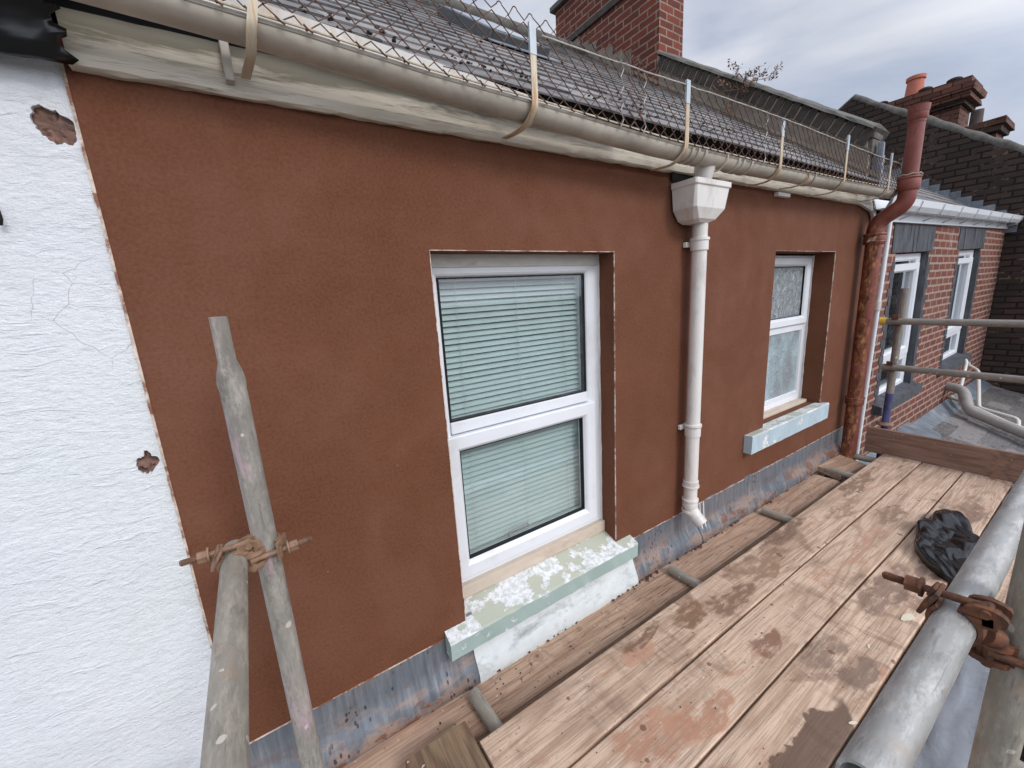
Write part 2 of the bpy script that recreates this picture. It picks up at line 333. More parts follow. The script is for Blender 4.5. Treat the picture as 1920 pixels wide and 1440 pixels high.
MB_ = {}
def m_fascia():
    s = NT('cream_painted_timber'); o = s.pos(); z = s.n('ShaderNodeSeparateXYZ'); s.L(o, z.inputs[0])
    c = s.mix(s.rng(s.noise(s.map(o, (2, 3, 14)), 2, 5, .6), .3, .7), (.62, .56, .47), (.50, .45, .36))
    mould_shade = s.noise(s.map(o, (2.2, 2, 22)), 1.4, 6, .68, .4)
    k = s.rng(s.math('ADD', mould_shade, s.math('MULTIPLY', s.math('SUBTRACT', z.outputs[2], .545), 4.5)), .48, .62)  # mould plus under-gutter shade, painted darker towards the top
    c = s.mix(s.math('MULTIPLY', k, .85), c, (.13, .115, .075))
    cr = s.rng(s.math('ABSOLUTE', s.math('SUBTRACT', s.noise(s.map(o, (1.2, 2, 45)), 1, 4, .6), .5)), 0, .012, 1, 0)
    c = s.mix(s.math('MULTIPLY', cr, .6), c, (.16, .13, .10))
    return s.fin(c, .65, s.bump(mould_shade, .4, .004))
M = dict(
    brown=m_render_brown(), white_wall=m_white_wall(),
    wood=m_wood('weathered_board', (.70, .515, .38), (.60, .435, .32), (.33, .20, .125)),
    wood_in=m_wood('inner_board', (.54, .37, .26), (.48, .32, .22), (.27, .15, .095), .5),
    wood_dk=m_wood('shaded_board', (.27, .185, .145), (.22, .155, .12), (.14, .085, .065), .6),  # darker copy of the board wood, shade of the gap put into its colour
    wood_old=m_wood('rotten_board', (.27, .185, .11), (.20, .135, .085), (.085, .05, .033), .3),
    toe=m_wood('toe_board_wood', (.30, .185, .135), (.26, .16, .115), (.15, .08, .058), .55),
    galv=m_galv('galvanised_tube', (.43, .425, .405), (.29, .285, .27), (.36, .30, .24), .3, .42),
    galv_d=m_galv('weathered_tube', (.33, .295, .245), (.21, .19, .155), (.36, .23, .15), .1, .62, .0),
    galv_p=m_galv('weathered_tube_pink_marks', (.33, .305, .265), (.205, .19, .165), (.40, .34, .29), .1, .6, .5),
    galv_far=m_galv('far_tube', (.26, .23, .20), (.19, .165, .145), (.3, .24, .2), .15, .6),
    rust=m_rust(), rust_l=m_rust('light_rust_coupler', (.24, .145, .09), (.42, .25, .16), (.13, .08, .055)),
    iron=m_soil_iron(), lead=m_lead(),
    leadw=m_plain('white_painted_lead', (.66, .69, .68), .7, .1, 9, .5, dirt=(.23, .24, .23), dirt_amt=.85, stretch=(1, 1, 2)),
    fascia=m_fascia(),
    gutter=m_plain('old_gutter_paint', (.44, .40, .335), .5, .25, 7, .2, dirt=(.20, .15, .12), stretch=(.8, 1, 1), dirt_amt=.7, dr=(.5, .75)),
    pvc=m_plain('white_pvc', (.70, .67, .63), .38, .05, 6, .05, dirt=(.36, .32, .25), dirt_amt=.6, stretch=(2, 2, .7)),
    upvc=m_plain('white_upvc_frame', (.74, .76, .79), .35, .03, 5, .03, dirt=(.50, .46, .40), dirt_amt=.45, dr=(.55, .75)),
    upvc_dirty=m_plain('grimy_upvc', (.56, .54, .49), .5, .1, 10, .1, dirt=(.30, .26, .20), dirt_amt=.7, stretch=(1, 1, 3)),
    bead=m_plain('plaster_bead', (.60, .50, .42), .6, .3, 30, .3, dirt=(.22, .09, .05), dirt_amt=1, dr=(.46, .58)),
    sub=m_plain('cream_subsill', (.56, .47, .38), .6, .1, 14, .2, dirt=(.36, .22, .15), stretch=(.5, 1, 1)),
    black=m_plain('black_polythene', (.006, .006, .007), .24, .1, 6, .1, spec=.5),
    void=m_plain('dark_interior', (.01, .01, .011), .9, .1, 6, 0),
    blind=m_plain('blind_slat', (.41, .485, .475), .5, .05, 5, 0),
    stone=m_plain('rendered_parapet', (.245, .215, .175), .95, .22, 7, .7, dirt=(.12, .10, .08), dirt_amt=.6),
    coping=m_plain('weathered_stone_coping', (.115, .108, .095), .9, .35, 12, .7, dirt=(.045, .045, .035), dirt_amt=.8),
    leadg=m_plain('grey_lead', (.19, .215, .245), .5, .25, 8, .3, met=.3, dirt=(.45, .47, .5), dirt_amt=.6),
    brick_red=m_brick('red_brick_chimney', (.215, .058, .036), (.115, .036, .027), (.36, .26, .20), dirt=.35, dirtc=(.07, .035, .03), msz=.009),
    brick_house=m_brick('red_brick_house', (.20, .068, .050), (.135, .048, .037), (.40, .29, .23), dirt=.25, dirtc=(.28, .17, .13), msz=.013, white=(.55, .42, .36)),
    brick_dark=m_brick('dark_sooty_brick', (.078, .052, .042), (.044, .033, .029), (.50, .36, .25), miss=.2, dirt=.6, dirtc=(.028, .024, .022), msz=.012, bw=.24, rh=.085),
    brick_old=m_brick('old_corbelled_brick', (.20, .085, .06), (.10, .052, .04), (.42, .34, .27), miss=.3, dirt=.4, msz=.009),
    brick_blue=m_plain('dark_coping_brick', (.060, .048, .042), .85, .4, 14, .6, dirt=(.13, .09, .07)),
    mortar=m_plain('lime_mortar', (.30, .25, .19), .95, .25, 30, .6),
    slate=m_slate(), glass=m_glass(), obscure_low=m_obscure('blue_tinted_obscured_glass', .7), glass_d=m_glass('far_window_glass', (.6, .66, .68), ro=.02), obscure=m_obscure(),
    engblack=m_plain('blue_black_brick', (.055, .058, .068), .7, .45, 16, .7, dirt=(.17, .17, .19), stretch=(1, 1, .4)),
    skyl=m_plain('skylight_frame', (.075, .08, .085), .45, .15, 8, .1),
    skyg=None,
    galvs=m_plain('galvanised_strap', (.42, .46, .48), .4, .15, 20, .1, met=.45, dirt=(.45, .26, .10), dirt_amt=.3, stretch=(1, 1, .5)),
    strap=m_plain('rust_stained_strap', (.52, .45, .34), .6, .15, 8, .2, met=.1, dirt=(.42, .20, .06), dirt_amt=.9, stretch=(9, 1, .8), dr=(.50, .62)),
    wire=m_rust('rusty_wire', (.085, .045, .035), (.22, .09, .05), (.035, .025, .022)),
    wire_l=m_plain('galvanised_wire', (.42, .40, .37), .45, .3, 30, .1, met=.4, dirt=(.2, .1, .06)),
    wire_rim=m_plain('painted_edge_wire', (.55, .48, .36), .5, .3, 30, .2, dirt=(.22, .08, .04), dirt_amt=.9),
    terracotta=m_plain('terracotta_pot', (.46, .15, .095), .8, .12, 12, .3),
    potdark=m_plain('sooty_pot', (.09, .06, .055), .8, .3, 12, .3),
    greypipe=m_plain('grey_soil_plastic', (.33, .31, .29), .5, .12, 9, .1, dirt=(.2, .17, .14)),
    whitepipe=m_plain('white_waste_plastic', (.68, .66, .60), .4, .06, 9, .05, dirt=(.4, .36, .3)),
    yellow=m_plain('yellow_end_cap', (.72, .50, .06), .5, .1, 20, .1),
    blue=m_plain('blue_painted_steel', (.055, .06, .16), .55, .35, 16, .2, dirt=(.22, .2, .2), dirt_amt=.7),
    twig=m_plain('dead_twig', (.16, .10, .075), .8, .3, 30, .2),
    leaf=m_plain('dry_leaf', (.20, .12, .075), .8, .4, 20, .1),
    eaves=m_plain('rust_streaked_eaves_strip', (.62, .60, .56), .6, .1, 7, .2, dirt=(.45, .27, .12), dirt_amt=.8, stretch=(1.6, 1, .8), dr=(.5, .7)),
    moss=m_plain('roof_dirt', (.06, .05, .042), .95, .4, 30, .5),
    crumb=m_plain('mortar_droppings', (.085, .035, .022), .85, .4, 40, .8),
    flake=m_plain('paint_flake', (.68, .62, .48), .6, .1, 30, .1),
    brickchip=m_plain('exposed_old_brick', (.20, .115, .09), .95, .4, 40, 1.0, dirt=(.06, .04, .035), dirt_amt=.9),
    ground=m_plain('yard_ground', (.12, .115, .10), .95, .3, .6, .4),
    roofing=m_plain('grey_felt', (.11, .115, .12), .8, .2, 3, .3),
    pinkend=m_plain('pink_painted_end', (.50, .30, .33), .6, .3, 40, .3, dirt=(.2, .12, .1), dirt_amt=.8),
)
def m_sill(name, green):
    s = NT(name); o = s.pos(); wp = s.warp(o, 25, .03)
    base = s.mix(s.rng(s.noise(o, 7, 4), .35, .65), green, tuple(x * .88 for x in green))
    nz_ = s.n('ShaderNodeSeparateXYZ'); s.L(s.nrm(), nz_.inputs[0])
    top = s.rng(nz_.outputs[2], .3, .7)
    base = s.mix(s.math('MULTIPLY', top, .75), base, (.46, .45, .34))
    pl = s.noise(s.map(wp, (1, 1.2, 1), (2, 0, 0)), 7.5, 6, .62)
    th = s.math('MULTIPLY', s.rng(pl, .485, .515), s.math('MULTIPLY_ADD', top, .9, .0))
    th = s.math('ADD', th, s.math('MULTIPLY', s.rng(s.noise(wp, 9, 6, .7), .58, .61), s.math('SUBTRACT', 1, top)), clamp=True)
    c = s.mix(th, base, s.mix(s.rng(s.noise(o, 45, 6, .75), .42, .62), (.80, .80, .82), (.47, .50, .47)))
    c = s.mix(s.rng(s.noise(o, 16, 6, .75), .62, .7, 0, .6), c, (.28, .24, .18))
    return s.fin(c, .75, s.bump(s.math('ADD', th, s.math('MULTIPLY', s.noise(o, 70, 4, .7), .7)), .55, .0025))
M['sill'] = m_sill('flaking_green_sill', (.37, .47, .43))
M['sill2'] = m_sill('flaking_blue_sill', (.44, .55, .61))
def m_sheet():
    s = NT('polythene_sheet'); o = s.pos()
    s.b.inputs['Transmission Weight'].default_value = .25
    c = s.mix(s.rng(s.noise(s.map(o, (30, 8, 30)), 1, 5, .7), 0.66, .70), (.075, .082, .095), (.55, .55, .54))
    return s.fin(c, .42, s.bump(s.noise(s.map(o, (30, 18, 30)), 1, 5, .6, 1.), .5, .004), spec=.5)
M['sheet'] = m_sheet()
def m_skyg():
    s = NT('skylight_glass'); return s.fin((.80, .86, .88), .06, None, met=1.0)
M['skyg'] = m_skyg()

# ------------------------------------------------------------------ mesh helpers
class MB:
    def __init__(s): s.bm = bmesh.new()
    def box(s, x0, x1, y0, y1, z0, z1, mat=None, bev=0, jit=0):
        vs = [Vector((x, y, z)) for x in (x0, x1) for y in (y0, y1) for z in (z0, z1)]
        if jit: vs = [v + Vector([random.uniform(-jit, jit) for _ in range(3)]) for v in vs]
        if mat is not None: vs = [mat @ v for v in vs]
        b = [s.bm.verts.new(v) for v in vs]
        fs = []
        for q in ((0, 1, 3, 2), (4, 6, 7, 5), (0, 4, 5, 1), (2, 3, 7, 6), (0, 2, 6, 4), (1, 5, 7, 3)): fs.append(s.bm.faces.new([b[i] for i in q]))
        if bev:
            es = list({e for f in fs for e in f.edges}); bmesh.ops.bevel(s.bm, geom=es, offset=bev, segments=2, affect='EDGES', profile=.6)
        return s
    def tube(s, pts, r, n=12, caps=True, rs=None, closed=False):
        pts = [Vector(p) for p in pts]; rings = []; N = len(pts); up = None
        for i, p in enumerate(pts):
            a = pts[(i - 1) % N] if (i > 0 or closed) else p; c = pts[(i + 1) % N] if (i < N - 1 or closed) else p
            d = (c - a).normalized()
            if up is None: up = d.orthogonal().normalized()
            up = (up - d * up.dot(d)).normalized(); sd_ = d.cross(up)
            rr = rs[i] if rs else r
            rings.append([s.bm.verts.new(p + (up * math.cos(2 * math.pi * k / n) + sd_ * math.sin(2 * math.pi * k / n)) * rr) for k in range(n)])
        for i in range(N if closed else N - 1):
            A, B = rings[i], rings[(i + 1) % N]
            for k in range(n): s.bm.faces.new([A[k], A[(k + 1) % n], B[(k + 1) % n], B[k]])
        if caps and not closed:
            s.bm.faces.new(rings[0][::-1]); s.bm.faces.new(rings[-1])
        return s
    def pipe(s, p0, p1, r, t=.004, n=32):        # hollow tube with wall thickness
        p0, p1 = Vector(p0), Vector(p1); d = (p1 - p0).normalized(); u = d.orthogonal().normalized(); v = d.cross(u); R4 = []
        for p, q in ((p0, r), (p1, r), (p1, r - t), (p0, r - t)):
            R4.append([s.bm.verts.new(p + (u * math.cos(2 * math.pi * k / n) + v * math.sin(2 * math.pi * k / n)) * q) for k in range(n)])
        for i in range(4):
            A, B = R4[i], R4[(i + 1) % 4]
            for k in range(n): s.bm.faces.new([A[k], A[(k + 1) % n], B[(k + 1) % n], B[k]])
        return s
    def sweep(s, prof, x0, x1, nx=1, axis='x', fn=None, closed=False):   # profile (y,z) along x
        rows = []
        for i in range(nx + 1):
            x = x0 + (x1 - x0) * i / nx; row = []
            for j, (y, z) in enumerate(prof):
                v = Vector((x, y, z))
                if fn: v = fn(v, i, j)
                row.append(s.bm.verts.new(v))
            rows.append(row)
        m = len(prof)
        for i in range(nx):
            for j in range(m if closed else m - 1):
                s.bm.faces.new([rows[i][j], rows[i + 1][j], rows[i + 1][(j + 1) % m], rows[i][(j + 1) % m]])
        if closed:
            s.bm.faces.new(rows[0]); s.bm.faces.new(rows[-1][::-1])
        return s
    def poly(s, pts, d):       # polygon extruded by vector d
        d = Vector(d); a = [s.bm.verts.new(Vector(p)) for p in pts]; b = [s.bm.verts.new(Vector(p) + d) for p in pts]; n = len(pts)
        s.bm.faces.new(a); s.bm.faces.new(b[::-1])
        for i in range(n): s.bm.faces.new([a[i], b[i], b[(i + 1) % n], a[(i + 1) % n]])
        return s
    def ring(s, x0, x1, z0, z1, prof):   # mitred frame, prof = (inset, y)
        loops = []
        for ins, y in prof:
            loops.append([s.bm.verts.new((x, y, z)) for x, z in ((x0 + ins, z0 + ins), (x1 - ins, z0 + ins), (x1 - ins, z1 - ins), (x0 + ins, z1 - ins))])
        m = len(loops)
        for i in range(m):
            A, B = loops[i], loops[(i + 1) % m]
            for k in range(4): s.bm.faces.new([A[k], A[(k + 1) % 4], B[(k + 1) % 4], B[k]])
        return s
    def wall(s, x0, x1, z0, z1, y0, y1, holes):
        xs = sorted({x0, x1, *[h[0] for h in holes], *[h[1] for h in holes]}); zs = sorted({z0, z1, *[h[2] for h in holes], *[h[3] for h in holes]})
        solid = lambda i, j: 0 <= i < len(xs) - 1 and 0 <= j < len(zs) - 1 and not any(h[0] <= (xs[i] + xs[i + 1]) / 2 <= h[1] and h[2] <= (zs[j] + zs[j + 1]) / 2 <= h[3] for h in holes)
        q = lambda *p: s.bm.faces.new([s.bm.verts.new(v) for v in p])
        for i in range(len(xs) - 1):
            for j in range(len(zs) - 1):
                if not solid(i, j): continue
                a, b, c, d = xs[i], xs[i + 1], zs[j], zs[j + 1]
                q((a, y0, c), (b, y0, c), (b, y0, d), (a, y0, d)); q((a, y1, c), (a, y1, d), (b, y1, d), (b, y1, c))
                if not solid(i - 1, j): q((a, y0, c), (a, y0, d), (a, y1, d), (a, y1, c))
                if not solid(i + 1, j): q((b, y0, c), (b, y1, c), (b, y1, d), (b, y0, d))
                if not solid(i, j - 1): q((a, y0, c), (a, y1, c), (b, y1, c), (b, y0, c))
                if not solid(i, j + 1): q((a, y0, d), (b, y0, d), (b, y1, d), (a, y1, d))
        bmesh.ops.remove_doubles(s.bm, verts=s.bm.verts, dist=1e-5)
        return s
    def done(s, name, mat, parent=None, smooth=False, world=True, angle=40):
        bmesh.ops.recalc_face_normals(s.bm, faces=s.bm.faces)
        me = bpy.data.meshes.new(name); s.bm.to_mesh(me); s.bm.free(); me.materials.append(mat)
        if smooth:
            for p in me.polygons: p.use_smooth = True
            me.set_sharp_from_angle(angle=rad(angle))
        o = bpy.data.objects.new(name, me); COL.objects.link(o)
        if parent is not None:
            o.parent = parent
            if world:
                root = parent; T = Matrix.Identity(4)
                while root is not None: T = T @ Matrix.Identity(4); root = root.parent
                o.matrix_parent_inverse = WM(parent).inverted()
        return o
_wm = {}
def WM(o):
    m = o.matrix_parent_inverse @ Matrix.LocRotScale(o.location, o.rotation_euler, o.scale)
    return (WM(o.parent) @ m) if o.parent else Matrix.LocRotScale(o.location, o.rotation_euler, o.scale)
def tag(o, label=None, cat=None, group=None, kind=None):
    if label: o['label'] = label
    if cat: o['category'] = cat
    if group: o['group'] = group
    if kind: o['kind'] = kind
    return o
def thing(name, label, cat, loc=(0, 0, 0), group=None, rot=(0, 0, 0)):
    o = bpy.data.objects.new(name, None); COL.objects.link(o); o.location = loc; o.rotation_euler = rot; o.empty_display_size = .1
    return tag(o, label, cat, group)
def bend(p0, p1, p2, r, n=6):      # rounded corner points
    p0, p1, p2 = Vector(p0), Vector(p1), Vector(p2); a = p1 + (p0 - p1).normalized() * r; b = p1 + (p2 - p1).normalized() * r
    return [a.lerp(p1, t).lerp(p1.lerp(b, t), t) for t in [i / n for i in range(n + 1)]]
def path(pts, r, n=6):
    out = [Vector(pts[0])]
    for i in range(1, len(pts) - 1): out += bend(pts[i - 1], pts[i], pts[i + 1], r, n)
    return out + [Vector(pts[-1])]

# ------------------------------------------------------------------ ground
g = MB(); g.box(-400, 400, -400, 400, -5.2, -5.0); tag(g.done('ground', M['ground']), 'grey yard ground far below the scaffold', 'ground', kind='structure')

# ------------------------------------------------------------------ the brown rendered house
XL, XR = -.225, 4.10
house = thing('terraced_house', 'terraced house with freshly rendered brown wall, two white windows and slate roof', 'house', (2, 0, -5))
W1 = (.514, 1.334, -1.235, .157); W2 = (2.70, 3.549, -.935, .172)
MB().wall(XL, XR, -1.235, .56, 0, .26, [W1, W2]).done('wall', M['brown'], house)
MB().box(XL, XR, .03, .26, -5, -1.236).done('lower_wall', M['void'], house)
# arris beads round the openings and at the joint with the neighbour
def bead(x0, x1, z0, z1, y0=-.0025, y1=.003, n=24, j=.0006):
    m = MB()
    for i in range(n):
        t0, t1 = i / n, (i + 1) / n
        a = (x0, x1) if (z1 - z0) > (x1 - x0) else (x0 + (x1 - x0) * t0, x0 + (x1 - x0) * t1)
        b = (z0 + (z1 - z0) * t0, z0 + (z1 - z0) * t1) if (z1 - z0) > (x1 - x0) else (z0, z1)
        k = random.uniform(0, j)
        m.box(a[0] - (k if a[0] == x0 and a[1] == x1 else 0), a[1], y0 + random.uniform(0, .0012), y1, b[0], b[1])
    return m.done('corner_bead', M['bead'], house)
bead(W1[1] - .0005, W1[1] + .0022, -1.21, W1[3]); bead(W1[0] - .0018, W1[0] + .0005, -1.21, W1[3])
bead(W1[0], W1[1], W1[3] - .0008, W1[3] + .0015, n=30)
bead(W2[1] - .0005, W2[1] + .003, -.92, W2[3]); bead(W2[0], W2[1], W2[3] - .0008, W2[3] + .0015, n=30)
bead(XL - .0035, XL + .001, -1.26, .53, -.003, .01, 90, .002)
bead(XL, .43, -1.2385, -1.2345, -.003, .01, 20)
bead(1.45, XR, -1.2385, -1.2345, -.003, .01, 60)
# fascia with moulded lip
def wob(v, i, j): return v + Vector((0, random.uniform(-.0015, .0015), random.uniform(-.0035, .002) if j < 3 else 0))
MB().sweep([(.02, .500), (-.020, .496), (-.026, .502), (-.026, .523), (-.020, .527), (-.020, .60), (.02, .60)], XL + .012, XR + .05, 110, fn=wob, closed=True).done('fascia', M['fascia'], house, True)
eav = MB(); eav.poly([(-.62, -.068, .64), (.1, -.068, .632), (.55, -.068, .60), (.9, -.068, .575), (1.32, -.068, .568), (1.32, -.068, .596), (.9, -.068, .628), (.54, -.068, .654), (.13, -.068, .679), (-.62, -.068, .715)], (0, .008, 0))
eav.done('eaves_strip', M['eaves'], house)
MB().box(-.6, XR, -.005, .03, .601, .655).done('eaves_void', M['void'], house)  # black strip put in for the dark gap between gutter and slates
# gutter (half round, thick old asbestos/iron look) with joint sockets
GY, GZ, GR = -.125, -.005, .042
gut = MB(); prof = []
for k in range(0, 15):
    a = math.pi + math.pi * k / 14; prof.append((GY + GR * math.cos(a), GZ + GR * math.sin(a)))
for k in range(14, -1, -1):
    a = math.pi + math.pi * k / 14; prof.append((GY + (GR - .008) * math.cos(a), GZ + (GR - .008) * math.sin(a)))
prof[0:0] = [(GY - GR - .006, GZ - .004), (GY - GR - .007, GZ + .006), (GY - GR + .004, GZ + .008)][::-1][0:0]
def gf(v, i, j): 
    K = ((-1, .612), (-.2, .606), (0, .598), (.2, .590), (.5, .573), (.78, .567), (1.1, .557), (1.45, .545), (2.05, .543), (3, .554), (4.2, .580)); t = v.x; dz = K[-1][1]
    for (a, p), (b, q) in zip(K, K[1:]):
        if a <= t <= b: dz = p + (q - p) * (t - a) / (b - a)
    sq = min(1, max(.72, .72 + .28 * v.x))
    return Vector((v.x, v.y, GZ + (v.z - GZ) * sq + dz))
gutter = gut.sweep(prof, -.9, XR - .06, 50, fn=gf, closed=True).done('gutter', M['gutter'], house, True)
rimm = MB(); rimm.tube([gf(Vector((x, GY - GR + .002, GZ)), 0, 0) for x in [-.9 + i * .1 for i in range(50)] if x < XR - .06], .0055, 8); rimm.done('rim', M['gutter'], gutter, True)
for xs, wd in ((1.60, .016), (1.64, .014), (1.69, .014), (1.94, .014), (1.98, .016), (2.05, .012), (2.70, .012), (3.90, .02)):
    c = MB(); pr = [(GY + (GR + .007) * math.cos(math.pi + math.pi * k / 14), GZ + .002 + (GR + .007) * math.sin(math.pi + math.pi * k / 14)) for k in range(15)]
    pr += [(GY + (GR - .002) * math.cos(math.pi + math.pi * k / 14), GZ + .002 + (GR - .002) * math.sin(math.pi + math.pi * k / 14)) for k in range(14, -1, -1)]
    c.sweep(pr, xs, xs + wd, 1, fn=gf, closed=True).done('joint_collar', M['gutter'], gutter, True)
# old iron fascia bracket at left
b = MB(); b.box(.048, .066, -.05, -.026, .515, .60, bev=.003); b.done('gutter_bracket', M['gutter'], house)
# gutter outlet + hopper + downpipe
HX = 1.665
dp = MB(); PX, PY, PR = 1.845, -.058, .034
pts = path([(PX, PY, .34), (PX, PY, -1.185), (PX + .02, PY - .12, -1.30)], .05, 8)
dp.tube(pts[:-1] + [pts[-2].lerp(pts[-1], .35)], PR, 24, caps=False)
downpipe = dp.done('downpipe', M['pvc'], house, True)
inn = MB(); inn.tube([pts[-2].lerp(pts[-1], .35), pts[-2].lerp(pts[-1], -.3)], PR - .006, 24, caps=False); inn.tube([pts[-2].lerp(pts[-1], .34), pts[-2].lerp(pts[-1], .36)], PR, 24, caps=False, rs=[PR, PR - .006]); inn.done('shoe_mouth', M['greypipe'], downpipe, True)
for z, h, rr in ((.185, .05, .006), (.21, .012, .010), (-.74, .045, .005), (-.705, .010, .009), (-1.03, .03, .005), (-1.045, .008, .009), (-1.155, .02, .006), (-1.125, .01, .008), (-1.19, .012, .008)):
    MB().tube([(PX, PY, z - h / 2), (PX, PY, z + h / 2)], PR + rr, 28).done('pipe_collar', M['pvc'], downpipe, True)
for z in (.19, -.72):
    MB().box(PX - .05, PX + .05, -.022, -.004, z - .012, z + .012, bev=.003).done('pipe_clip', M['pvc'], downpipe)
hp = MB()
def rect(cx, cy, hw, hd, z, ch): return [(cx - hw + ch, cy - hd, z), (cx + hw - ch, cy - hd, z), (cx + hw, cy - hd + ch, z), (cx + hw, cy + hd, z), (cx - hw, cy + hd, z), (cx - hw, cy - hd + ch, z)]
HCX = 1.82; lv = [(.135, .064, .448, .008), (.135, .064, .425, .008), (.129, .061, .422, .008), (.118, .057, .335, .012), (.080, .048, .290, .016), (.045, .040, .278, .016)]
rings = [[hp.bm.verts.new(p) for p in rect(HCX, -.012 - hd, hw, hd, z, ch)] for hw, hd, z, ch in lv]
for A, B in zip(rings, rings[1:]):
    for k in range(6): hp.bm.faces.new([A[k], A[(k + 1) % 6], B[(k + 1) % 6], B[k]])
hp.bm.faces.new(rings[-1])
ri = [[hp.bm.verts.new(p) for p in rect(HCX, -.012 - hd, hw - .006, hd - .006, z, ch)] for hw, hd, z, ch in ((.135, .064, .448, .008), (.12, .055, .36, .008))]
for A, B in ((rings[0], ri[0]), (ri[0], ri[1])):
    for k in range(6): hp.bm.faces.new([A[k], A[(k + 1) % 6], B[(k + 1) % 6], B[k]])
hp.bm.faces.new(ri[1])
ho = hp.done('hopper', M['pvc'], downpipe, False)
ho.modifiers.new('b', 'BEVEL').width = .0045; ho.modifiers['b'].segments = 3
MB().tube([(HCX - .02, -.10, .515), (HCX - .02, -.085, .42)], .034, 20, rs=[.045, .033]).tube([(HCX - .02, -.088, .462), (HCX - .02, -.087, .455)], .038, 20).done('outlet', M['pvc'], gutter, True)
# lead flashing along the foot of the wall: one strip, white painted under the sill
FP = [(.012, -1.19), (.004, -1.235), (.002, -1.33), (-.006, -1.365), (-.022, -1.40), (-.036, -1.43), (-.040, -1.455), (-.034, -1.50), (-.03, -1.56)]
def fl(v, i, j):
    return v + Vector((0, math.sin(v.x * 9) * .0025 * (j / 4) + math.sin(v.x * 31 + j) * .001 - (.004 if j > 3 else 0), random.uniform(-.0008, .0008)))
MB().sweep(FP, XL - .02, .545, 60, fn=fl).done('lead_flashing', M['lead'], house, True, angle=80)
MB().sweep(FP, 1.43, 2.02, 50, fn=fl).done('lead_flashing', M['lead'], house, True, angle=80)
MB().sweep([(y - .005, z) for y, z in FP], 2.0, 2.95, 60, fn=fl).done('lead_flashing', M['lead'], house, True, angle=80)
MB().sweep([(y - .001, z) for y, z in FP], 2.93, XR - .02, 60, fn=fl).done('lead_flashing', M['lead'], house, True, angle=80)
def fw(v, i, j): return v + Vector((0, random.uniform(-.002, .002), random.uniform(-.002, .002)))
tag(MB().sweep([(y - .010, z) for y, z in [(.0, -1.27)] + FP[2:]], .530, 1.445, 80, fn=fw).done('lead_flashing', M['leadw'], house, True, angle=80), 'white painted strip of flashing under the big sill')
for xx in (2.025, 2.06): MB().tube([(xx + .01 * math.sin(i), y - .004, z) for i, (y, z) in enumerate(FP[1:7])], .006, 6).done('sealant_bead', M['pvc'], house, True)

# windows
def win(nm, x0, x1, z0, z1, yf, w, trans, glass_split, parent, sashes, gm, sub=True, dirty=False):
    f = MB(); f.ring(x0, x1, z0, z1, [(0, yf + .07), (0, yf), (w - .014, yf), (w - .006, yf + .006), (w, yf + .016), (w, yf + .07)])
    fr = f.done('window', M['upvc'], parent)
    t0, t1 = trans
    MB().box(x0 + w - .002, x1 - w + .002, yf + .001, yf + .065, t0, t1, bev=.004).done('transom', M['upvc'], fr)
    for (a, b, c, d, sw) in sashes:
        s_ = MB(); s_.ring(a, b, c, d, [(0, yf + .03), (0, yf - .014), (.004, yf - .018), (sw - .016, yf - .018), (sw - .008, yf - .012), (sw, yf), (sw, yf + .03)]); s_.done('sash', M['upvc'], fr)
        k = MB(); k.ring(a + sw - .0005, b - sw + .0005, c + sw - .0005, d - sw + .0005, [(0, yf + .02), (0, yf - .001), (.004, yf - .001), (.004, yf + .02)]); k.done('gasket', M['void'], fr)
    for q, (a, b, c, d) in enumerate(glass_split):
        MB().box(a, b, yf + .010, yf + .014, c, d).done('pane', M['obscure_low'] if gm is M['obscure'] and q else gm, fr)
    return fr
win1 = win('w', .500, 1.328, -1.118, .15, .092, .072, (-.492, -.447), [(.574, 1.256, -.45, .080), (.588, 1.222, -1.03, -.566)], house, [(.528, 1.286, -1.092, -.497, .066)], M['glass'])
ug = MB(); ug.ring(.571, 1.257, -.448, .079, [(0, .13), (0, .101), (.006, .099), (.006, .13)]); ug.done('gasket', M['void'], win1)
MB().box(.516, 1.332, .084, .15, .112, .156).done('head_packer', M['upvc_dirty'], win1)
MB().box(.5145, .5235 + .81, .068, .16, -1.176, -1.119, bev=.006).done('subsill', M['sub'], win1)
# silicone line against the right reveal
sm_ = MB(); sm_.tube([(1.331, .09, -1.13 + i * .043) for i in range(31)], .005, 6, rs=[.004 + random.uniform(0, .003) for _ in range(31)]); sm_.done('sealant_bead', M['pvc'], win1, True)
win2 = win('w', 2.74, 3.545, -.912, .160, .137, .040, (-.345, -.315), [(2.80, 3.44, -.30, .13), (2.80, 3.47, -.86, -.36)], house, [(2.762, 3.50, -.322, .146, .058)], M['obscure'])
l2 = MB(); l2.ring(2.78, 3.507, -.875, -.342, [(0, .19), (0, .137), (.028, .137), (.034, .15), (.034, .19)]); l2.done('glazing_bead', M['upvc'], win2)
MB().box(2.702, 3.548, .085, .21, -.966, -.913, bev=.008).done('subsill', M['sub'], win2)
MB().tube([(3.547, .133, -.92 + i * .045) for i in range(25)], .005, 6, rs=[.004 + random.uniform(0, .004) for _ in range(25)]).done('sealant_bead', M['pvc'], win2, True)
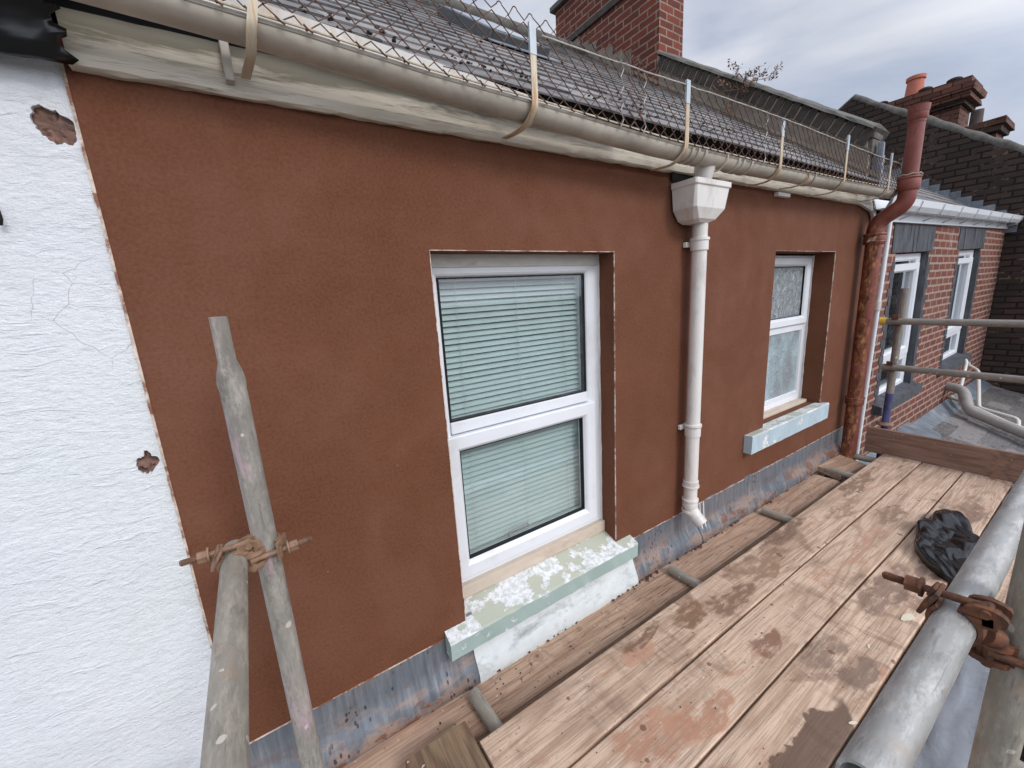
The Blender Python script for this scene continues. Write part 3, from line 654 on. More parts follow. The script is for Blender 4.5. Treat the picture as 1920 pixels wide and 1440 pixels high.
# sills: weathered stone with sloping top
def sill(x0, x1, xi0, xi1, yt, z_in, z_out, zb, mat, nm):
    m = MB(); n = 26
    # main bar in front of the wall
    def f(v, i, j): return v + Vector((0, random.uniform(-.0018, .0018) if j in (1, 2, 3) and 0 < i < n else 0, random.uniform(-.0015, .0015) if j in (1, 2, 3) else 0))
    sl_ = (z_in - z_out) / (yt + .05)
    m.sweep([(-.001, z_out + sl_ * .049), (-.046, z_out), (-.052, z_out - .008), (-.050, zb), (-.001, zb)], x0, x1, n, fn=f, closed=True)
    m.sweep([(yt, z_in), (-.0005, z_out + sl_ * .049), (-.0005, zb + .01), (yt, zb + .01)], xi0, xi1, n, closed=True)
    o = m.done('window_sill', mat, house); return o
sill(.425, 1.435, .5145, 1.3335, .10, -1.168, -1.222, -1.298, M['sill'], 'a')
sill(2.475, 3.575, 2.701, 3.5485, .12, -.945, -.925, -1.045, M['sill2'], 'b')
tag(bpy.data.objects['window_sill'], 'flaking pale green sill'); tag(bpy.data.objects['window_sill.001'], 'flaking pale blue sill')
# rooms behind the windows
for a, b_, c, d, y in ((.3, 1.6, -1.3, .3, .262), (2.5, 3.7, -1.1, .3, .262)):
    m = MB(); q = lambda *p: m.bm.faces.new([m.bm.verts.new(v) for v in p])
    q((a, 1, c), (b_, 1, c), (b_, 1, d), (a, 1, d)); q((a, y, c), (a, 1, c), (a, 1, d), (a, y, d)); q((b_, y, c), (b_, y, d), (b_, 1, d), (b_, 1, c))
    q((a, y, c), (b_, y, c), (b_, 1, c), (a, 1, c)); q((a, y, d), (a, 1, d), (b_, 1, d), (b_, y, d)); m.done('room_interior', M['void'], house)
# pale towel shape seen through the lower obscured pane
def cl(v, i, j): return v + Vector((0, .03 * math.sin(j * 1.2), 0))
cur = MB(); cur.poly([(2.80, .17, -.86), (3.18, .17, -.86), (3.26, .17, -.66), (3.36, .17, -.42), (3.22, .17, -.30), (3.0, .17, -.27), (2.80, .17, -.33)], (0, .012, 0))
tag(cur.done('towel', m_plain('pale_blue_towel', (.30, .56, .68), .8, .2, 8, .3)), 'pale blue towel hanging behind the lower obscured glass pane', 'towel')

# venetian blind behind the big window
bl = thing('venetian_blind', 'pale green venetian blind with closed slats behind the big window', 'blind', (.91, .165, .10))
m = MB(); nsl = 49; z0, z1 = .075, -1.015
for i in range(nsl):
    z = z0 + (z1 - z0) * i / (nsl - 1); dz = random.uniform(-.0012, .0012); a = rad(55 + random.uniform(-3, 3)); hw = .0112
    T = Matrix.Translation((0, .150, z + dz)) @ Matrix.Rotation(a, 4, 'X')
    # curved slat: three strips
    P = [(-hw, -.0012), (-hw / 3, .0012), (hw / 3, .0012), (hw, -.0012)]
    r0 = [m.bm.verts.new(T @ Vector((.555, y, zz))) for y, zz in P]; r1 = [m.bm.verts.new(T @ Vector((1.262, y, zz + random.uniform(-.0008, .0008)))) for y, zz in P]
    for k in range(3): m.bm.faces.new([r0[k], r1[k], r1[k + 1], r0[k + 1]])
m.done('slats', M['blind'], bl, True)
m = MB(); m.box(.555, 1.262, .137, .163, z1 - .03, z1 - .016, bev=.003); m.done('bottom_rail', M['blind'], bl)
for x in (.655, .92, 1.165):
    c = MB()
    c.tube([(x, .136, .08), (x, .136, z1 - .02)], .0008, 5); c.done('ladder_cord', M['galvs'], bl)
MB().tube(path([(.80, .118, -1.02), (.80, .112, -.995), (.90, .112, -.990), (.905, .118, -1.01)], .01, 3), .004, 8).done('window_handle', M['greypipe'], win1, True)

# roof of slates
PITCH = math.atan(.725); RZ0 = .684
roofT = Matrix.Translation((0, -.06, RZ0 - .06 * .725)) @ Matrix.Rotation(PITCH, 4, 'X')
def slates(x0, x1, length, T, parent, name='roof', expo=.17, wd=.24):
    m = MB(); lay = m.bm.loops.layers.color.new('tone'); rows = int(length / expo)
    for r in range(rows):
        off = (r % 2) * wd / 2; x = x0 - off
        while x < x1:
            a, b_ = max(x, x0) + .0015, min(x + wd, x1) - .0015
            if b_ - a > .02:
                y = r * expo; tl = expo + .09; j = random.uniform(-.004, .004); th = .006; zz = random.uniform(0, .002)
                if random.random() < .03: j -= .02
                z_lo = .0105 + zz * .6; z_hi = .001
                vs = [m.bm.verts.new(T @ Vector(p)) for p in ((a, y + j, z_lo), (b_, y + j + random.uniform(-.002, .002), z_lo + random.uniform(-.0015, .002)), (b_, y + tl, z_hi), (a, y + tl, z_hi),
                      (a, y + j, z_lo - th), (b_, y + j, z_lo - th), (b_, y + tl, z_hi - th), (a, y + tl, z_hi - th))]
                tone = random.random() ** 1.3
                for q in ((0, 1, 2, 3), (4, 7, 6, 5), (0, 4, 5, 1), (1, 5, 6, 2), (0, 3, 7, 4)):
                    f = m.bm.faces.new([vs[i] for i in q])
                    for l in f.loops: l[lay] = (tone, tone, tone, 1)
            x += wd
    return m.done(name, M['slate'], parent)
roof = slates(-.62, 4.15, 3.92, roofT, house)
MB().box(-.62, 4.15, 0.05, 3.93, -.02, -.004, mat=roofT).done('roof_deck', M['void'], house)
rb = Matrix.Translation((0, 3.16, 2.95)) @ Matrix.Rotation(-PITCH, 4, 'X'); MB().box(-.62, 4.15, 0, 3.9, -.03, 0, mat=rb).done('rear_roof', M['roofing'], house)
m = MB()
for i in range(11): m.tube([(-.62 + i * .435, 3.13, 2.962), (-.62 + i * .435 + .43, 3.13, 2.964)], .075, 12)
m.done('ridge_tiles', M['coping'], roof, True)
# moss tufts and twigs on the slates above the gutter
# skylight
sk = Matrix.Translation((1.42, 1.05, .672 + .725 * 1.05)) @ Matrix.Rotation(PITCH, 4, 'X')
m = MB(); SW, SL = .44, .78; b0 = .02
for a in ((0, .03, 0, SL, -.03, .075), (SW - .03, SW, 0, SL, -.03, .075), (.03, SW - .03, 0, .04, -.03, .07), (.03, SW - .03, SL - .04, SL, -.03, .075)): m.box(*a, mat=sk, bev=.005)
skl = m.done('roof_window', M['skyl'], house)
MB().box(.028, SW - .028, .038, SL - .038, .066, .0775, mat=sk).done('pane', M['skyg'], skl)
MB().box(-.03, SW + .03, -.12, .01, .028, .032, mat=sk).done('apron_flashing', M['leadg'], skl)
# parapet party wall on the right side of the roof, rendered, with brick-on-edge coping
m = MB(); PXf = 4.155
def pz(y): return 1.02 + .713 * y
ys = [.06, 2.05, 4.1]
m.poly([(PXf, .07, .40), (PXf, .07, pz(.07) - .13), (PXf, 2.9, pz(2.9) - .13), (PXf, 2.9, .4)], (.225, 0, 0)); par = m.done('parapet_wall', M['stone'], house)
m = MB(); k = .10; ang = math.atan(.713)
while k < 1.98:
    T = Matrix.Translation((PXf - .02, k, pz(k) - .135)) @ Matrix.Rotation(ang, 4, 'X') @ Matrix.Rotation(rad(random.uniform(-2.5, 2.5)), 4, 'X')
    m.box(0, .27, 0, .066, 0, .128, mat=T, jit=.003, bev=.004); k += .064
m.done('brick_coping', M['brick_blue'], par)
m = MB(); m.poly([(PXf - .012, .08, pz(.08) - .14), (PXf - .012, .08, pz(.08) - .018), (PXf - .012, 2.0, pz(2.0) - .018), (PXf - .012, 2.0, pz(2.0) - .14)], (.24, 0, 0)); m.done('coping_mortar', M['mortar'], par)
def cf(v, i, j): return v + Vector((random.uniform(-.006, .006), 0, random.uniform(-.006, .006)))
m = MB(); rows = 30
pr = [(PXf - .045, 0), (PXf - .03, .025), (PXf + .12, .05), (PXf + .28, .03), (PXf + .29, -.005)]
R_ = [[m.bm.verts.new((x + random.uniform(-.004, .004), .05 + 1.93 * i / rows, pz(.05 + 1.93 * i / rows) + dz + .002 + random.uniform(-.004, .004))) for x, dz in pr] for i in range(rows + 1)]
for i in range(rows):
    for j in range(5): m.bm.faces.new([R_[i][j], R_[i + 1][j], R_[i + 1][(j + 1) % 5], R_[i][(j + 1) % 5]])
m.bm.faces.new(R_[0]); m.bm.faces.new(R_[-1]); m.done('coping_cap', M['coping'], par)
# end block of the parapet with its lead dressing
m = MB(); m.box(PXf - .015, PXf + .20, .045, .20, 1.0, 1.06, bev=.025, jit=.008); m.box(PXf + .002, PXf + .20, .052, .10, .90, .999, bev=.008); m.done('kneeler', M['coping'], par)
m = MB(); m.box(PXf + .06, PXf + .21, .03, .068, .42, .90, bev=.01, jit=.004); m.box(PXf + .05, PXf + .10, .0, .03, .62, .97, bev=.01, jit=.006); m.done('lead_dressing', M['leadg'], par)
# lead soakers at slate/parapet joint
m = MB(); m.poly([(PXf - .006, -.02, .70), (PXf - .006, -.02, .73), (PXf - .006, 2.9, .73 + .725 * 2.92), (PXf - .006, 2.9, .70 + .725 * 2.92)], (.004, 0, 0)); m.done('mortar_fillet', M['mortar'], par)
# chimney
ch = MB(); CY0, CY1 = 1.985, 3.66; ch.box(PXf - .004, PXf + .40, CY0, CY1, 1.6, 3.70); chim = ch.done('chimney', M['brick_red'], house)
MB().box(PXf - .035, PXf + .43, CY0 - .03, CY1 + .03, 3.20, 3.27, bev=.006).done('projecting_band', M['brick_blue'], chim)
MB().box(PXf - .06, PXf + .46, CY0 - .055, CY1 + .055, 3.70, 3.76, bev=.008).done('chimney_cap', M['coping'], chim)
m = MB(); 
for i in range(9):
    y = 2.35 + i * .14; m.box(PXf - .018, PXf + .0, y, y + .17, 2.2 + .68 * (y - 2.35) - .25, 2.62 + .62 * (y - 2.35) + random.uniform(-.05, .04), jit=.012)
m.done('cement_flaunching', M['stone'], chim)
# edge strip at the right end of the render: brick jamb with mortar snots
m = MB(); m.box(XR + .001, XR + .06, .0, .26, -1.6, .50); m.done('brick_edge', M['brick_dark'], house)
m = MB()
m.tube([(XR + .014, -.006, -1.22 + i * .0175) for i in range(97)], .004, 6, rs=[.0095 if i % 4 == 0 else .003 for i in range(97)])
m.done('mortar_joints', M['leadw'], house)
MB().box(1.69, 1.96, -.016, -.004, .462, .4955, jit=.005).done('dark_fascia_gap', M['void'], house)  # black patch laid on in place of the shadowed gap behind the hopper
MB().box(2.62, 2.76, -.03, -.003, .466, .486, bev=.003).done('white_batten', M['pvc'], house)
MB().poly([(3.80, -.03, .50), (4.25, -.03, .50), (4.25, -.03, .43), (4.12, -.03, .40), (4.05, -.03, .46)], (0, .02, 0)).done('soffit_end', M['pvc'], house)

# ------------------------------------------------------------------ wire guard along the gutter
guard = thing('wire_guard', 'rusty diamond wire mesh guard standing along the gutter on bent metal straps', 'mesh guard', (2, -.19, .56))
WY = GY - GR - .008
def rimz(x): return gf(Vector((x, 0, GZ)), 0, 0).z + .006
X0, X1 = -.75, 4.02
def topz(x): return .752 + (.04 if x < 1.15 else max(0, .04 - (x - 1.15) * .09))
step = .0535; rowsN = 8
def lean(x, z): return WY + .012 * math.sin(x * 2.1) * ((z - .56) / .2)
for grp in (0, 1):
    m = MB(); mi = MB()
    n = int((X1 - X0) / step)
    for r in range(rowsN + (1 if grp == 0 else 0)):
        pts = []
        xa, xb = (X0, 1.30) if grp == 0 else (1.26, X1)
        i0, i1 = int((xa - X0) / step), int((xb - X0) / step)
        for i in range(i0, i1 + 1):
            for k in (0, .5):
                x = X0 + (i + k) * step; zb, zt = rimz(x) - .002, topz(x); R0 = rowsN + (1 if grp == 0 else 0); hz = (zt - zb) / R0
                up = (k == .5); up = up if r % 2 == 0 else not up
                z = zb + hz * (r + (1 if up else 0)); jx = random.uniform(-.0035, .0035); jz = random.uniform(-.003, .003)
                pk = Vector((x + jx, lean(x, z) + (.0015 if up else -.0015), z + jz))
                if up and r == R0 - 1:
                    pts += [pk + Vector((-.009, 0, -.007)), pk + Vector((-.005, 0, -.001)), pk + Vector((0, 0, .001)), pk + Vector((.005, 0, -.001)), pk + Vector((.009, 0, -.007))]
                else: pts.append(pk)
        m.tube(pts, .0017, 4)
    for i in range(i0, i1 + 1):       # knuckle twists on the bottom wire
        x = X0 + i * step; z = rimz(x)
        m.tube([(x - .008, WY - .003, z + .006), (x, WY - .005, z - .003), (x + .009, WY - .003, z - .006)], .0022, 5)
    m.done('wire_mesh', M['wire'], guard)
m = MB(); m.tube([(X0 + i * .05, WY - .001, rimz(X0 + i * .05)) for i in range(96)], .0028, 6); m.done('bottom_wire', M['wire_rim'], guard, True)
m = MB(); m.tube([(.86 + i * .05, lean(.86 + i * .05, .73) - .003, .742 + random.uniform(-.0015, .0015)) for i in range(64)], .0026, 6); m.done('top_wire', M['wire_l'], guard, True)
def strap(x, top, lean_x=0.0, wide=.024, mat='strap'):
    t = .0035; z0 = rimz(x)
    c = [Vector((x + lean_x, WY - .007, z0 + .03)), Vector((x + lean_x * .6, WY - .007, z0 - .004)), Vector((x, WY - .004, z0 - .026)), Vector((x - .003, WY + .014, z0 - .046)), Vector((x - .006, WY + .036, z0 - .060)), Vector((x - .010, GY + .015, z0 - .066)), Vector((x - .014, GY + .05, z0 - .066)), Vector((x - .016, -.030, z0 - .062))]
    up = Vector((x + lean_x * 1.6, WY - .006, top))
    m = MB(); P = [up, c[0]] + c[1:]
    # smooth
    Q = P
    for _ in range(3):
        Q = [Q[0]] + [q for a, b_ in zip(Q, Q[1:]) for q in (a.lerp(b_, .25), a.lerp(b_, .75))] + [Q[-1]]
    rings = []
    for i, p in enumerate(Q):
        a = Q[max(0, i - 1)]; b_ = Q[min(len(Q) - 1, i + 1)]; d = (b_ - a).normalized(); n = Vector((0, -d.z, d.y)).normalized()
        hw = wide / 2 * (1 if i < len(Q) - 2 else .8)
        rings.append([m.bm.verts.new(p + Vector((sx * hw, 0, 0)) + n * sn * t / 2) for sx, sn in ((-1, -1), (1, -1), (1, 1), (-1, 1))])
    for A, B in zip(rings, rings[1:]):
        for k in range(4): m.bm.faces.new([A[k], A[(k + 1) % 4], B[(k + 1) % 4], B[k]])
    m.bm.faces.new(rings[0]); m.bm.faces.new(rings[-1])
    o = m.done('strap', M[mat], guard, True)
    g_ = MB(); g_.box(x + lean_x * 1.6 - wide / 2 - .001, x + lean_x * 1.6 + wide / 2 + .001, WY - .0095, WY - .002, top - .075, top + .004); g_.done('galvanised_tip', M['galvs'], guard)
    return o
strap(.105, .80, .01, .019); strap(.815, .752, 0, .021); strap(1.545, .755, 0, .021); strap(2.29, .745, 0, .021); strap(3.05, .78, 0, .02); strap(3.77, .775, 0, .02)
for xx in (2.62, .83, 1.85): 
    m = MB(); m.tube([(xx, WY + .002, rimz(xx)), (xx - .002, WY + .002, rimz(xx) - .028), (xx - .007, WY + .028, rimz(xx) - .055), (xx - .012, GY + .02, rimz(xx) - .06), (xx - .02, -.04, rimz(xx) - .055)], .004, 6); m.done('thin_hoop', M['strap'], guard, True)
for xx, hh in ((1.185, .20), (1.30, .19), (2.14, .215), (3.98, .21)):    # spare end loops of the mesh rolls
    m = MB(); z = rimz(xx) - .01; pts = []
    for i in range(9): pts.append((xx + (.008 if i % 2 else -.006), WY - .006, z + hh * i / 8))
    m.tube(pts, .002, 5); m.done('mesh_end_wire', M['wire_l'], guard)

# ------------------------------------------------------------------ neighbour on the left: white wall
wh = thing('white_house', 'neighbouring house wall covered in rough white masonry paint', 'house', (-2, 0, -5))
def blob(cx, cz, rx, rz, sd_, N=44):
    out = []
    for k in range(N):
        a = 2 * math.pi * k / N; q = 1 + .45 * mn.noise(Vector((math.cos(a) * 1.3 + sd_, math.sin(a) * 1.3, sd_ * 1.7))) + .22 * mn.noise(Vector((math.cos(a) * 5 + sd_, math.sin(a) * 5, 2)))
        out.append((min(cx + rx * q * math.cos(a), XL - .0075), cz + rz * q * math.sin(a)))
    return out
from mathutils import noise as mn
CH = [blob(-.262, .393, .028, .032, 3.3), blob(-.256, -.337, .018, .026, 5.1)]
m = MB(); edges = []
def loop(pts, y):
    vs = [m.bm.verts.new((x, y, z)) for x, z in pts]; es = [m.bm.edges.new((vs[i], vs[(i + 1) % len(vs)])) for i in range(len(vs))]; return vs, es
ov, oe = loop([(-1.2, -1.2), (XL - .0035, -1.2), (XL - .0035, .535), (-1.2, .535)], .005); edges += oe
for c_ in CH:
    v1, e1 = loop(c_, .005); edges += e1
    v2 = [m.bm.verts.new((x, .020, z)) for x, z in c_]
    for k in range(len(v1)): m.bm.faces.new([v1[k], v1[(k + 1) % len(v1)], v2[(k + 1) % len(v1)], v2[k]])
bmesh.ops.triangle_fill(m.bm, edges=edges, use_beauty=True)
m.box(-6, -1.2, .005, .25, -5, .535); m.box(-1.2, XL - .0035, .005, .25, -5, -1.2); m.box(-1.2, XL - .0035, .022, .25, -1.199, .535)
wo = m.done('wall', M['white_wall'], wh)
MB().box(-6, XL + .01, .03, .25, .536, .9).done('fascia', M['void'], wh)
for (cx, cz), c_, lb in (((-.262, .393), CH[0], 'brick showing in a hole in the paint near the top corner'), ((-.256, -.337), CH[1], 'brick showing in a small hole beside the joint')):
    m = MB(); rr = []
    for q in (1.02, .8, .55, .3): rr.append([m.bm.verts.new((cx + (x - cx) * q, .016 + .012 * mn.noise(Vector((x * q * 90, z * q * 90, 2))) - (.004 if z < cz - .005 else 0), cz + (z - cz) * q)) for x, z in c_])
    for A, B in zip(rr, rr[1:]):
        for k in range(len(A)): m.bm.faces.new([A[k], A[(k + 1) % len(A)], B[(k + 1) % len(A)], B[k]])
    m.bm.faces.new(rr[-1]); tag(m.done('exposed_brick', M['brickchip'], wh, True, angle=60), lb)
random.seed(11)
MB().tube([(-.372, -.005, .235), (-.368, -.02, .225), (-.367, -.02, .205), (-.374, -.005, .198)], .0035, 6).done('wall_hook', M['void'], wh, True)
# crumpled black polythene over the eaves
m = MB(); nx, nz_ = 60, 26; grid = []
from mathutils import noise as mn
for i in range(nx + 1):
    row = []
    for j in range(nz_ + 1):
        x = -1.5 + (1.5 - .205) * i / nx; t = j / nz_; z = .497 + .24 * t - .006 * math.sin(x * 17) * (1 - t)
        if i == nx: x += .012 * math.sin(j * 1.7)
        d = mn.noise(Vector((x * 9, z * 14, 3))) * .022 + abs(mn.noise(Vector((x * 26 + z * 12, z * 40, 7)))) * -.016
        row.append(m.bm.verts.new((x, -.034 - .05 * math.sin(t * 2.6) + d, z)))
    grid.append(row)
for i in range(nx):
    for j in range(nz_): m.bm.faces.new([grid[i][j], grid[i + 1][j], grid[i + 1][j + 1], grid[i][j + 1]])
o = m.done('black_polythene', M['black'], None, True, angle=180); o.modifiers.new('s', 'SOLIDIFY').thickness = .002
tag(o, 'crumpled black polythene tacked under the eaves above the white wall', 'plastic sheet')

# ------------------------------------------------------------------ soil vent pipe (red iron) and slim white pipe
sp = thing('soil_pipe', 'tall red cast iron soil pipe with rusty lower half and swan neck at the eaves', 'pipe', (3.97, -.08, -5))
LX, LY, UX, UY, PRr = 3.975, -.082, 4.0, -.225, .05
body = MB(); body.tube([(LX, LY, -3.2), (LX, LY, .30)], PRr, 24); body.done('lower_pipe', M['iron'], sp, True)
nk = MB(); nk.tube(path([(LX, LY, .26), (LX, LY, .37), (UX, UY, .47), (UX, UY, .60)], .06, 8), PRr + .002, 24, caps=False); nk.done('swan_neck', M['iron'], sp, True)
up = MB(); up.tube([(UX, UY, .55), (UX, UY, 1.03)], .044, 24, caps=False); up.done('upper_pipe', M['iron'], sp, True)
def coll(c, rr, z, h, nm='socket', mat='iron'):
    MB().tube([(c[0], c[1], z - h / 2), (c[0], c[1], z - h / 2 + .008), (c[0], c[1], z + h / 2 - .008), (c[0], c[1], z + h / 2)], rr, 26, rs=[rr - .004, rr, rr, rr - .004]).done(nm, M[mat], sp, True)
coll((LX, LY), PRr + .014, .255, .075); coll((LX, LY), PRr + .019, .285, .018); coll((LX, LY), PRr + .018, .232, .014)
coll((UX, UY), PRr + .012, .60, .09); coll((UX, UY), PRr + .018, .635, .016); coll((UX, UY), PRr + .003, 1.035, .08)
coll((LX, LY), PRr + .010, -.98, .06); coll((LX, LY), PRr + .015, -.955, .014)
MB().tube([(UX, UY, 1.04), (UX, UY, 1.082), (UX, UY, 1.083), (UX, UY, .98)], .06, 26, caps=False, rs=[.055, .058, .050, .046]).done('mouth', M['iron'], sp, True)
MB().tube([(UX + (PRr + .013) * math.cos(a * .4), UY + (PRr + .013) * math.sin(a * .4), .652 + .004 * math.sin(a * 3)) for a in range(16)], .006, 6).done('rope_packing', M['mortar'], sp, True)
MB().box(LX - .075, LX - .05, LY - .03, LY + .02, .232, .262, jit=.008).done('putty_lump', M['bead'], sp)
wp_ = thing('overflow_pipe', 'slim white plastic pipe running down beside the rusty soil pipe', 'pipe', (4.36, -.03, -5))
MB().tube([(4.42, -.035, .45), (4.40, -.035, -.1), (4.31, -.035, -2.2)], .017, 12).done('pipe', M['upvc'], wp_, True)
MB().tube([(4.385, -.035, -.22), (4.38, -.035, -.29)], .023, 12).done('coupling', M['pvc'], wp_, True)

# ------------------------------------------------------------------ red brick house beyond
bh = thing('brick_house', 'red brick house with white gutter and two tall white windows beyond the soil pipe', 'house', (4.18, 0, 0), rot=(0, rad(-1.3), 0))
BX0, BX1 = 4.18, 9.2
OP = [(4.80, 5.73, -1.19, .155), (6.90, 7.88, -1.19, .155)]
Trot = Matrix.Translation((4.18, 0, 0)) @ Matrix.Rotation(rad(-1.3), 4, 'Y') @ Matrix.Translation((-4.18, 0, 0))
def bpart(m, name, mat, parent=None, smooth=False):
    for v in m.bm.verts: v.co = Trot @ v.co
    return m.done(name, M[mat], parent or bh, smooth)
bw = MB().wall(BX0, BX1 + .05, -5, .50, 0, .3, OP); bpart(bw, 'wall', 'brick_house')
for i, (a, b_, c, d) in enumerate(OP):
    fr = bpart(MB().ring(a + .03, b_ - .01, c, d - .01, [(0, .17), (0, .05), (.05, .05), (.065, .065), (.065, .17)]), 'window', 'upvc')
    bpart(MB().box(a + .09, b_ - .07, .052, .165, -.90, -.84), 'transom', 'upvc', fr)
    bpart(MB().ring(a + .08, b_ - .06, -.84, d - .10, [(0, .16), (0, .036), (.06, .036), (.075, .055), (.075, .16)]), 'sash', 'upvc', fr)
    bpart(MB().box(a + .08, b_ - .06, .085, .09, c + .05, d - .05), 'pane', 'glass_d', fr)
    bpart(MB().box(a - .02, b_ + .04, .31, .34, c - .1, d + .1), 'room_interior', 'void')
    m = MB(); n = 11
    for k in range(n): w_ = (b_ - a + .26) / n; m.box(a - .13 + k * w_ + .003, a - .13 + (k + 1) * w_ - .003, -.006, .06, d + .004, d + .235, jit=.003)
    bpart(m, 'lintel', 'engblack')
    for (xx, s_) in ((a, -1), (b_, 1)):
        m = MB()
        for z in [c + .075 * q for q in range(int((d - c) / .075))]:
            wv = .11 if int(round(z / .075)) % 2 else .07
            m.box(min(xx, xx + s_ * wv), max(xx, xx + s_ * wv), -.005, .02, z + .004, z + .071, jit=.002)
        bpart(m, 'quoin_bricks', 'engblack')
    bpart(MB().box(b_ - .002, b_ + .012, -.0035, .049, c, d), 'jamb', 'engblack')
    bpart(MB().sweep([(.05, c + .02), (-.07, c - .015), (-.075, c - .09), (.0, c - .09)], a - .12, b_ + .14, 8, closed=True), 'sill', 'engblack')
bpart(MB().box(BX0 - .05, 9.15, -.03, .02, .40, .50), 'fascia', 'upvc')
m = MB(); gp = [(-.03, .55), (-.035, .49), (-.06, .465), (-.11, .465), (-.135, .50), (-.145, .55), (-.137, .55), (-.10, .475), (-.05, .475)]
m.sweep(gp, 4.06, 9.45, 1, closed=True); gt = bpart(m, 'gutter', 'upvc')
for xx in [4.7 + .62 * q for q in range(8)]:
    bpart(MB().sweep([(y - .004, z - .004) for y, z in gp[:6]] + [(-.13, .556), (-.03, .556)], xx, xx + .035, 1, closed=True), 'gutter_bracket', 'upvc', gt)
    bpart(MB().tube([(xx + .015, -.15, .54), (xx, -.13, .46), (xx - .03, -.03, .42)], .005, 5), 'cable_hook', 'wire_l', gt)
rT = Matrix.Translation((0, -.06, .56)) @ Matrix.Rotation(PITCH, 4, 'X')
rf2 = slates(4.42, 9.2, 2.7, rT, bh, 'roof', .2, .3)
MB().box(4.42, 9.2, 0.04, 4.2, -.03, -.01, mat=rT).done('roof_deck', M['void'], bh)
m = MB()
for i in range(16):
    y = -.10 + i * .12; z = .56 + .725 * y
    m.box(9.165, 9.195, y, y + .15, z - .02, z + .19 + random.uniform(-.02, .02), jit=.01)
    m.box(9.02, 9.18, y, y + .13, z + .05, z + .075, mat=None, jit=.012)
m.done('step_flashing', M['leadg'], bh)

# ------------------------------------------------------------------ dark gable wall at the far end
gb = thing('gable_wall', 'dark sooty brick gable wall with rounded coping crossing behind the brick house', 'wall', (9.25, 0, -5))
GX = 9.21
m = MB(); m.poly([(GX, 2.75, -5), (GX, 2.75, 2.42), (GX, 1.99, 2.93), (GX, -3.5, 2.93 - 5.49 * .713), (GX, -3.5, -5)], (.3, 0, 0)); m.done('wall', M['brick_dark'], gb)
m = MB(); P = []
for i in range(40): y = 1.99 - i * .14; P.append((GX + .06, y, 2.95 - (1.99 - y) * .713 + random.uniform(-.01, .01)))
m.tube(P, .07, 10, rs=[.065 + random.uniform(-.012, .012) for _ in P]); m.tube([(GX + .06, 1.99, 2.96), (GX + .06, 2.8, 2.42)], .03, 8); m.done('coping', M['coping'], gb, True)
tag(MB().box(GX - .06, GX, -.56, -.52, -2.0, -1.98).done('old_bracket', M['void'], gb))
# corbelled chimney behind
def stack(name, label, x, ya, yb, zb, zt, xw, cor, mat='brick_old'):
    t = thing(name, label, 'chimney', (x, (ya + yb) / 2, zb))
    m = MB(); m.box(x, x + xw, ya, yb, zb, zt); m.done('shaft', M[mat], t)
    for k, (z0_, z1_, o) in enumerate(cor):
        m = MB(); m.box(x - o, x + xw + o, ya - o, yb + o, z0_, z1_, jit=.015); m.done('corbel_course', M[mat if k else 'brick_dark'], t)
    return t
C1Z = .07
c1 = stack('chimney_stack', 'large corbelled brick chimney with orange pot behind the dark gable', 9.9, .80, 1.92, 1.0, 2.52, .6, [(2.51, 2.59, .05), (2.592, 2.67, .10), (2.672, 2.76, .14), (2.762, 2.87, .10)])
for y, r, mt in ((.92, .09, 'brick_dark'), (1.25, .085, 'brick_dark'), (1.80, .085, 'brick_dark')):
    MB().tube([(9.95, y, 2.85), (9.95, y, 2.92), (9.95, y, 2.94)], r, 12, rs=[r, r, r * .6]).done('haunching', M['brick_dark'], c1, True)
MB().tube([(10.0, 1.40, 2.84), (10.0, 1.40, 3.11), (10.0, 1.40, 3.12), (10, 1.40, 3.17)], .11, 20, rs=[.125, .105, .125, .125]).done('chimney_pot', M['terracotta'], c1, True)
MB().tube([(9.9, .60, 1.95), (9.9, .60, 2.36)], .07, 16, rs=[.08, .07]).done('chimney_pot', M['potdark'], c1, True)
c2 = stack('chimney_stack', 'lower ragged brick chimney stepping down right of the large one', 9.75, .34, .62, .9, 1.96, .5, [(1.96, 2.04, .05), (2.042, 2.12, .09)], 'brick_old')

# ------------------------------------------------------------------ lean-to roof and waste pipes below the brick house
lt = thing('lean_to', 'low slate lean-to roof with lead flashing below the brick house windows', 'outbuilding', (7, -.6, -5))
lr = Matrix.Translation((0, -2.4, -2.35)) @ Matrix.Rotation(math.atan(.27), 4, 'X')
slates(5.0, 9.2, 2.49, lr, lt, 'roof', .2, .3)
MB().box(5.0, 9.2, 0, 2.4, -.06, -.012, mat=lr).done('roof_deck', M['void'], lt)
MB().box(5.0, 9.2, -2.38, -.02, -5, -2.45).done('wall', M['brick_dark'], lt)
m = MB(); m.poly([(4.3, -.01, -1.66), (9.2, -.01, -1.62), (9.2, -.16, -1.735), (4.3, -.16, -1.775)], (0, -.004, .004)); m.done('lead_flashing', M['leadg'], lt)
m = MB()
rw = []
for i in range(9):
    rw.append([m.bm.verts.new((5.75 + .30 * math.sin(math.pi * (i / 8 - .5)) * (math.cos(math.pi * (j / 5 - .5) * .95)) ** .5, -.02 - .17 * math.sin(math.pi * (j / 5 - .5)) - .10, -1.62 - .13 * j / 5 + .05 * math.sin(math.pi * i / 8) + random.uniform(-.014, .014))) for j in range(6)])
for i in range(8):
    for j in range(5): m.bm.faces.new([rw[i][j], rw[i + 1][j], rw[i + 1][j + 1], rw[i][j + 1]])
m.done('lead_patch', M['leadg'], lt, True)
gp_ = thing('waste_pipe', 'fat grey and white soil pipe bending out of the brick wall onto the lean-to', 'pipe', (7.4, -.1, -1.6))
pp = path([(7.35, 0, -1.45), (7.30, -.16, -1.46), (7.05, -.27, -1.66), (6.75, -.85, -1.80), (6.5, -1.6, -1.98)], .09, 6)
